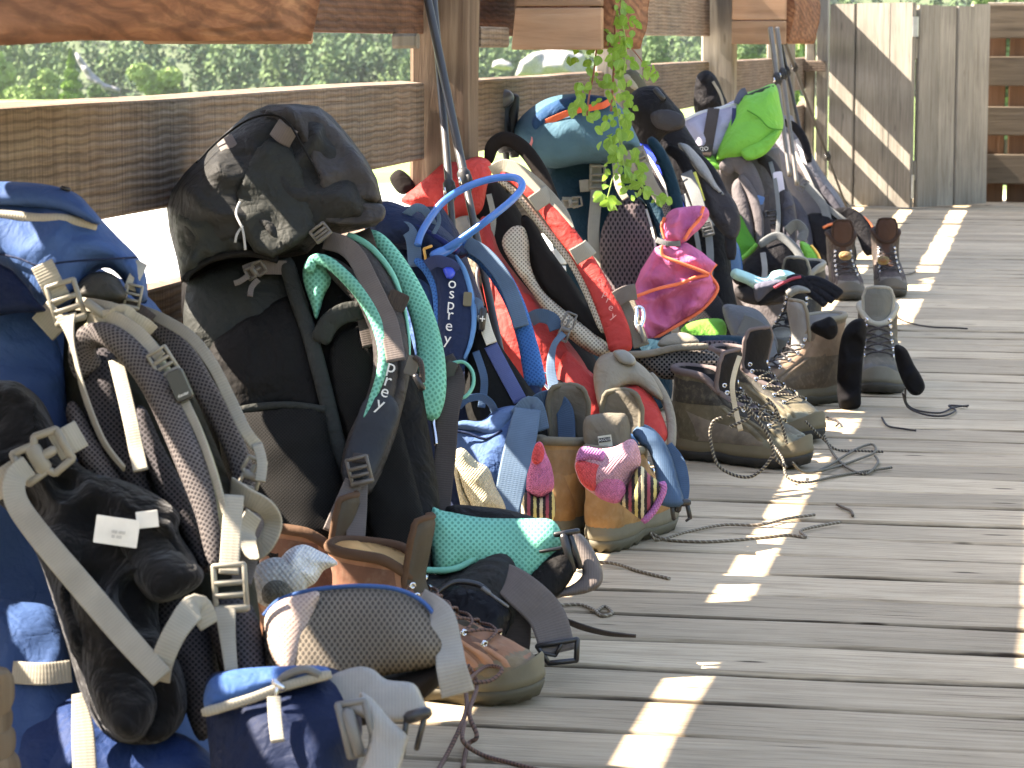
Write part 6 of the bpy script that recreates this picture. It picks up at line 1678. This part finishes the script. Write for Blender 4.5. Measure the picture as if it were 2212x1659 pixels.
# gloves and pale cloth on the black and grey boot
t = thing('glove', 'black glove with red stitched cuff resting on the black and grey boot', 'glove', P(1740, 650, 7.1), None)
kg = Pk(t, 7.05, 620, 0, 1740)
GLB = fabric('glove_black', C(40, 42, 50), .75, .5)
kg.pil('palm', [(1630, 640), (1650, 618), (1690, 606), (1724, 596), (1744, 604), (1760, 616), (1744, 626), (1700, 634), (1660, 654), (1640, 660)], GLB, 0, 0.03, wr=.006)
for pts in ([(1738, 604), (1762, 604), (1786, 614), (1806, 626), (1818, 636)], [(1742, 610), (1766, 614), (1790, 626), (1812, 642)], [(1744, 618), (1764, 626), (1786, 640), (1800, 652)], [(1740, 624), (1756, 636), (1774, 650), (1784, 660)], [(1700, 606), (1722, 600), (1744, 612), (1752, 630)]):
    kg.foam('finger', pts, 17, 0.022, GLB, 0.02)
kg.pil('cuff', [(1628, 622), (1640, 610), (1680, 604), (1694, 610), (1664, 630), (1636, 652)], fabric('glove_grey', C(86, 86, 98), .75, .5), 0.025, 0.02)
kg.tub('cuff_stitching', [(1672, 622), (1690, 612), (1712, 602), (1730, 598)], .004, plain('red_stitch', C(170, 50, 70), .8), 0.045)
kg.pil('grey_patch', [(1696, 628), (1720, 616), (1744, 622), (1750, 632), (1724, 634), (1704, 644)], fabric('glove_pale', C(128, 128, 122), .75, .3), 0.04, 0.01)
t = thing('pale_cloth', 'pale aqua cloth lying over the glove and boot beside the lime hip belt', 'cloth', P(1640, 640, 7.2), None)
kg = Pk(t, 7.15, 600, 0, 1650)
kg.pil('cloth', [(1578, 590), (1588, 580), (1610, 586), (1650, 600), (1670, 586), (1700, 584), (1724, 598), (1690, 610), (1664, 626), (1640, 630), (1612, 614), (1584, 602)], fabric('aqua_cloth', C(172, 220, 214), .8, .5), 0, 0.025, wr=.006)
# log armrest at the lower left corner
t = thing('carved_log', 'rounded weathered log end at the lower left corner', 'log', P(-10, 1659, 2.55))
kl = Pk(t, 2.55, 1550, 0, 0)
wm = wood('log_end_timber', C(120, 100, 76, .75), C(82, 64, 46, .75), C(150, 130, 102, .75), 'Z', 30, crack=.4)
kl.loft('knob', [(1450, -60, 14, .02), (1470, -70, 26, .03), (1510, -70, 28, .035), (1534, -70, 20, .03)], wm, wr=.003, sq=2.2)
kl.loft('knob', [(1530, -70, 18, .028), (1546, -70, 24, .034), (1566, -70, 24, .034), (1576, -70, 20, .03)], wm, wr=.002, sq=2.2)
kl.loft('knob', [(1574, -70, 20, .028), (1590, -70, 30, .036), (1620, -70, 30, .036), (1632, -70, 22, .03)], wm, wr=.002, sq=2.2)
kl.loft('knob', [(1630, -70, 24, .03), (1650, -70, 38, .04), (1700, -70, 42, .045), (1760, -70, 42, .045)], wm, wr=.002, sq=2.2)
# fallen twigs on the deck
tw = plain('twig_brown', C(96, 80, 60), .8)
for i, (lab, pts) in enumerate((('short bent twig lying beside the sunlit strip', [(1808, 1090), (1824, 1098), (1838, 1104), (1842, 1114)]),
                                ('thin dark twig lying in the far sun strip', [(1950, 594), (1966, 592), (1978, 586)]))):
    W = [Vector(q) for q in crom([tuple(G(x, y, .004)) for x, y in pts], 4)]
    v, f, u = sweep(W, [(.003 * math.cos(a), .003 * math.sin(a)) for a in (0, 1.26, 2.51, 3.77, 5.03)])
    o = fixn(mobj('twig', v, f, tw, None, u)); tag(o, lab, 'twig')

# ================================================================ HANGING VINE
vine = thing('hanging_vine', 'bright green leafy vine with red stems trailing from the planter', 'plant', P(1320, 5, 6.3))
kv = Pk(vine, 6.22, 200, 0.0, 1320)
def leafmat():
    m = Mat('vine_leaf')
    oi = m.n('ObjectInfo')
    co = m.coord('UV')
    base = m.ramp(m.noise(m.coord(), 30, 2), [(.3, C(78, 132, 26)), (.7, C(138, 184, 50))])
    sepu = m.n('SeparateXYZ', {0: co})
    vein = m.ramp(m.math('ABSOLUTE', m.math('SUBTRACT', sepu.outputs[1], 0.5)), [(.0, (1, 1, 1)), (.06, (0, 0, 0))])
    cc = m.mix(m.math('MULTIPLY', vein, .4), base, C(190, 214, 110))
    m.set(Base_Color=cc, Roughness=.5)
    tr = m.n('BsdfTranslucent', {0: m.mix(.5, cc, (0.30, 0.5, 0.06, 1))})
    ms = m.n('MixShader', {0: 0.45})
    m.t.links.new(m.b.outputs[0], ms.inputs[1]); m.t.links.new(tr.outputs[0], ms.inputs[2])
    m.t.links.new(ms.outputs[0], m.t.nodes['Material Output'].inputs[0])
    return m.m
LEAF = leafmat()
STEM = plain('red_vine_stem', C(140, 74, 50), .6)
GST = plain('green_vine_stem', C(130, 160, 60), .6)
stems = [([(1318, -10), (1326, 40), (1330, 90), (1326, 150), (1322, 210), (1320, 240)], STEM, .0028),
         ([(1296, -10), (1294, 50), (1288, 110), (1282, 160), (1272, 210), (1268, 250)], STEM, .0022),
         ([(1322, 200), (1336, 250), (1342, 300), (1346, 350), (1362, 380), (1392, 408), (1430, 430)], GST, .0018),
         ([(1340, 300), (1334, 340), (1322, 390), (1312, 428)], GST, .0014),
         ([(1350, 90), (1376, 118), (1396, 146)], STEM, .0014), ([(1330, 20), (1346, 60), (1352, 110), (1346, 160)], GST, .0018)]
for p, mt, r in stems:
    kv.tub('stem', p, r, mt, 0.0, m=6)
rl = random.Random(5)
def leaf_mesh():
    V, FA, U = [], [], []
    n = 7
    for i in range(n + 1):
        t = i / n
        w = 0.46 * math.sin(math.pi * min(1, t * 0.92 + .06)) ** 0.75 * (1 - 0.25 * t) + (.015 if i == n else 0)
        for j, q in enumerate((-1, -.5, 0, .5, 1)):
            sc = 1 + .06 * math.sin(i * 5 + j)
            V.append((t, q * w * sc, 0.10 * abs(q) * w * 2 - 0.22 * (t - .3) ** 2)); U.append((t, .5 + q * .5))
    for i in range(n):
        for j in range(4): FA.append([i * 5 + j, (i + 1) * 5 + j, (i + 1) * 5 + j + 1, i * 5 + j + 1])
    me = bpy.data.meshes.new('leaf')
    me.from_pydata(V, [], FA)
    ul = me.uv_layers.new(name='UVMap')
    for lp in me.loops: ul.data[lp.index].uv = U[lp.vertex_index]
    me.polygons.foreach_set('use_smooth', [True] * len(me.polygons))
    me.materials.append(LEAF)
    return me
LM_ = leaf_mesh()
def add_leaf(x, y, size, o):
    c = kv.pt((x, y), o)
    yaw, pit, rol = rl.uniform(0, 2 * math.pi), rl.uniform(-1.0, 0.6), rl.uniform(-.9, .9)
    ob = bpy.data.objects.new('leaf', LM_)
    col.objects.link(ob)
    ob.parent = vine
    # blade faces roughly the deck, tip drooping
    q = Matrix.Rotation(rl.uniform(-.9, .9), 4, 'Z') @ Matrix.Rotation(R(90) + rl.uniform(-.7, .5), 4, 'X') @ Matrix.Rotation(rl.uniform(-2.8, -.4), 4, 'Z') @ Matrix.Rotation(rl.uniform(-.6, .6), 4, 'X')
    s_ = size * kv.px(x, y)
    ob.matrix_local = Matrix.Translation(c - ORG[vine.name]) @ q @ Matrix.Scale(s_, 4)
clus = [(1326, 10, 34, 60, 7), (1344, 60, 26, 70, 11), (1316, 80, 34, 60, 8), (1342, 100, 24, 60, 8), (1326, 140, 36, 50, 9), (1346, 150, 26, 40, 5), (1264, 125, 26, 20, 4), (1398, 132, 10, 16, 2), (1406, 148, 22, 10, 3),
        (1354, 140, 20, 20, 3), (1286, 172, 16, 20, 3), (1252, 196, 22, 22, 6), (1330, 190, 30, 40, 9), (1268, 236, 34, 20, 6), (1350, 205, 20, 25, 5), (1325, 262, 40, 36, 13), (1358, 246, 20, 26, 5), (1340, 295, 26, 30, 8),
        (1336, 330, 28, 28, 9), (1360, 350, 26, 26, 7), (1350, 385, 34, 24, 8), (1386, 380, 18, 24, 5), (1376, 410, 24, 18, 5), (1310, 420, 18, 16, 4), (1418, 426, 18, 14, 4), (1312, 436, 8, 6, 2)]
for x, y, sx, sy, n in clus:
    for i in range(int(n * 1.5) + 2):
        add_leaf(rl.gauss(x, sx * .5), rl.gauss(y, sy * .5), rl.uniform(10, 27), rl.uniform(-.045, .06))

# ================================================================ HILLSIDE
FOL = {}
def folmat(name, a, b):
    m = Mat(name)
    n0 = m.noise(m.coord(), 0.9, 4)
    m.set(Base_Color=m.ramp(n0, [(.3, a), (.7, b)]), Roughness=.9)
    m.b.inputs['Specular IOR Level'].default_value = 0.1
    return m.m
FO_DK = folmat('dark_forest_foliage', (.055, .095, .050, 1), (.10, .150, .075, 1))
FO_MD = folmat('green_foliage', (.085, .135, .060, 1), (.13, .19, .08, 1))
FO_LT = folmat('light_foliage', (.16, .24, .08, 1), (.26, .34, .13, 1))
FO_CN = folmat('larch_foliage', (.11, .20, .03, 1), (.17, .28, .06, 1))
BARK = plain('bark', (.07, .05, .035, 1), .9)
def quads(rng, pts, size):
    V, FA = [], []
    for c, sc in pts:
        n = Vector((rng.gauss(0, 1), rng.gauss(0, 1), rng.gauss(0, .7))).normalized()
        t = n.orthogonal().normalized(); b = n.cross(t)
        s = size * sc * rng.uniform(.6, 1.3)
        k = len(V)
        V += [c + t * s, c + b * s * .7, c - t * s, c - b * s * .7]
        FA.append([k, k + 1, k + 2, k + 3])
    return V, FA
def crown_pts(rng, base, h, r, n, kind):
    out = []
    for i in range(n):
        if kind == 'cone':
            t = rng.random() ** 0.75
            rr = r * (1 - t) * (0.75 + .25 * math.sin(t * 34)) * rng.random() ** .35
            a = rng.uniform(0, 2 * math.pi)
            out.append((base + Vector((rr * math.cos(a), rr * math.sin(a), h * (.06 + .94 * t) - rr * .25)), .5 + .7 * (1 - t)))
        else:
            k = rng.randrange(7)
            rr_ = random.Random(int(base.x * 13 + base.y * 7) + k)
            c = Vector((rr_.gauss(0, .40) * r, rr_.gauss(0, .40) * r, h * (.35 + .12 * k * .8) ))
            v = Vector((rng.gauss(0, 1), rng.gauss(0, 1), rng.gauss(0, 1))).normalized() * (rng.random() ** .4)
            out.append((base + c + Vector((v.x * r * .5, v.y * r * .5, v.z * h * .22)), 1.0))
    return out
def at_far(px, py, d):
    return P(px, py, d)
def tree(name, label, px, base_y, d, hpx, wpx, kind, mat, n, seed, lsz=.5):
    k = d / F
    b = at_far(px, base_y, d)
    h, r = hpx * k, wpx * k / 2
    rng = random.Random(seed)
    t = thing(name, label, 'tree', b, 'trees on the valley side')
    V, FA = quads(rng, crown_pts(rng, b, h, r, n, kind), lsz)
    mobj('crown', V, FA, mat, t, None, False)
    v, f, u = sweep([b + Vector((0, 0, -3)), b + Vector((0, 0, h * .3)), b + Vector((.02, 0, h * .8))], [(math.cos(a), math.sin(a)) for a in [2 * math.pi * i / 7 for i in range(7)]], Vector((0, 1, 0)), None, False, [(r * .10,) * 2, (r * .08,) * 2, (r * .02,) * 2])
    mobj('trunk', v, f, BARK, t)
tree('conifer_tree', 'pointed bright green larch standing out left of the pale track', 155, 240, 170, 134, 74, 'cone', FO_CN, 10400, 1, .13)
tree('broadleaf_tree', 'pale green rounded tree left of the larch', 98, 240, 165, 80, 64, 'ball', FO_LT, 6000, 2, .13)
tree('broadleaf_tree', 'feathery light green tree right of the pale track', 335, 240, 168, 90, 110, 'ball', FO_LT, 9600, 3, .13)
tree('conifer_tree', 'small yellow green conifer at the right of the feathery tree', 412, 236, 175, 54, 22, 'cone', FO_CN, 3200, 4, .11)
tree('broadleaf_tree', 'pale green tree cut by the left edge above the rail', 8, 250, 160, 120, 70, 'ball', FO_LT, 6400, 5, .13)
tree('broadleaf_tree', 'low pale bush between the larch and the left edge tree', 40, 244, 150, 50, 70, 'ball', FO_LT, 4800, 6, .11)
tree('broadleaf_tree', 'low green bush right beside the foot of the larch', 208, 246, 160, 56, 60, 'ball', FO_MD, 4800, 7, .11)
tree('broadleaf_tree', 'dark green tree seen beyond the rail at the far grey post', 1420, 170, 120, 90, 66, 'ball', FO_MD, 7200, 8, .10)
tree('broadleaf_tree', 'green tree seen between the far planter and the gate corner', 1640, 150, 120, 80, 90, 'ball', FO_MD, 6400, 9, .10)
# bushes close behind the gate corner
tree('broadleaf_tree', 'sunlit bush behind the rails near the gate corner', 1716, 260, 40, 160, 60, 'ball', FO_LT, 1600, 10, .07)
tree('broadleaf_tree', 'green hedge bush seen through the slatted fence', 2170, 460, 30, 480, 120, 'ball', FO_MD, 2400, 11, .07)
# forest on the slope as one mass
rng = random.Random(11)
pd, pm = [], []
for i in range(1300):
    d = rng.uniform(195, 330)
    px = rng.uniform(-250, 2300)
    rr = ray(px, 92)
    p = CP + rr * d
    z = heightf(p.x, p.y - 5)
    hh = rng.uniform(3, 6)
    kind = 'cone' if rng.random() < .55 else 'ball'
    pts = crown_pts(rng, Vector((p.x, p.y, z)), hh, hh * rng.uniform(.22, .34), 230, kind)
    (pd if rng.random() < .6 else pm).extend(pts)
V1, F1 = quads(rng, pd, .22); n1 = len(V1)
V2, F2 = quads(rng, pm, .22)
fo = mobj('forest', V1 + V2, F1 + [[i + n1 for i in f] for f in F2], None, None, None, False, mats=[FO_DK, FO_MD], midx=[0] * len(F1) + [1] * len(F2))
tag(fo, 'dense mixed green forest covering the hillside beyond the railing', 'forest', kind='stuff')
# pale track, scree slope and boulder
stone = plain('pale_stone', (.20, .20, .20, 1), .95, var=.5, bump=1.0, bscale=2)
def slab(name, label, cat, pts, d, t, mat, kind=None, wr=.3):
    r = thing(name, label, cat, P(pts[0][0], pts[0][1], d), kind=kind)
    kk = Pk(r, d, pts[0][1], 0, pts[0][0])
    kk.pil(name + '_face', pts, mat, 0, t, t * .5, wr=wr, wf=.8, smooth=False)
slab('gravel_track', 'pale gravel track slanting down the wooded hillside', 'track', [(160, 112), (170, 116), (200, 156), (226, 180), (262, 192), (258, 200), (220, 192), (190, 172), (168, 136)], 190, .4, stone)
slab('scree_slope', 'grey scree slope on the far hillside left of the vine', 'scree', [(1112, 166), (1124, 132), (1150, 114), (1200, 104), (1262, 118), (1272, 166)], 115, .5, stone)
slab('boulder', 'rounded grey boulder on the slope beside the scree', 'boulder', [(1062, 146), (1066, 132), (1084, 127), (1104, 136), (1110, 148), (1090, 152)], 100, .35, stone, wr=.12)
# haze between the terrace and the hillside

bm_ = bmesh.new(); bmesh.ops.create_cube(bm_, size=1.0)
hm = bpy.data.meshes.new('haze'); bm_.to_mesh(hm); bm_.free()
hz = bpy.data.objects.new('haze', hm); col.objects.link(hz)
hz.location = (0, 0, 60); hz.scale = (1400, 1400, 240)
mh = bpy.data.materials.new('haze_air'); mh.use_nodes = True
t_ = mh.node_tree
t_.nodes.remove(t_.nodes['Principled BSDF'])
pv = t_.nodes.new('ShaderNodeVolumePrincipled')
pv.inputs['Color'].default_value = (0.86, 0.93, 1.0, 1)
pv.inputs['Density'].default_value = 0.00016
pv.inputs['Anisotropy'].default_value = 0.2
t_.links.new(pv.outputs[0], t_.nodes['Material Output'].inputs['Volume'])
hm.materials.append(mh)
hz['kind'] = 'stuff'
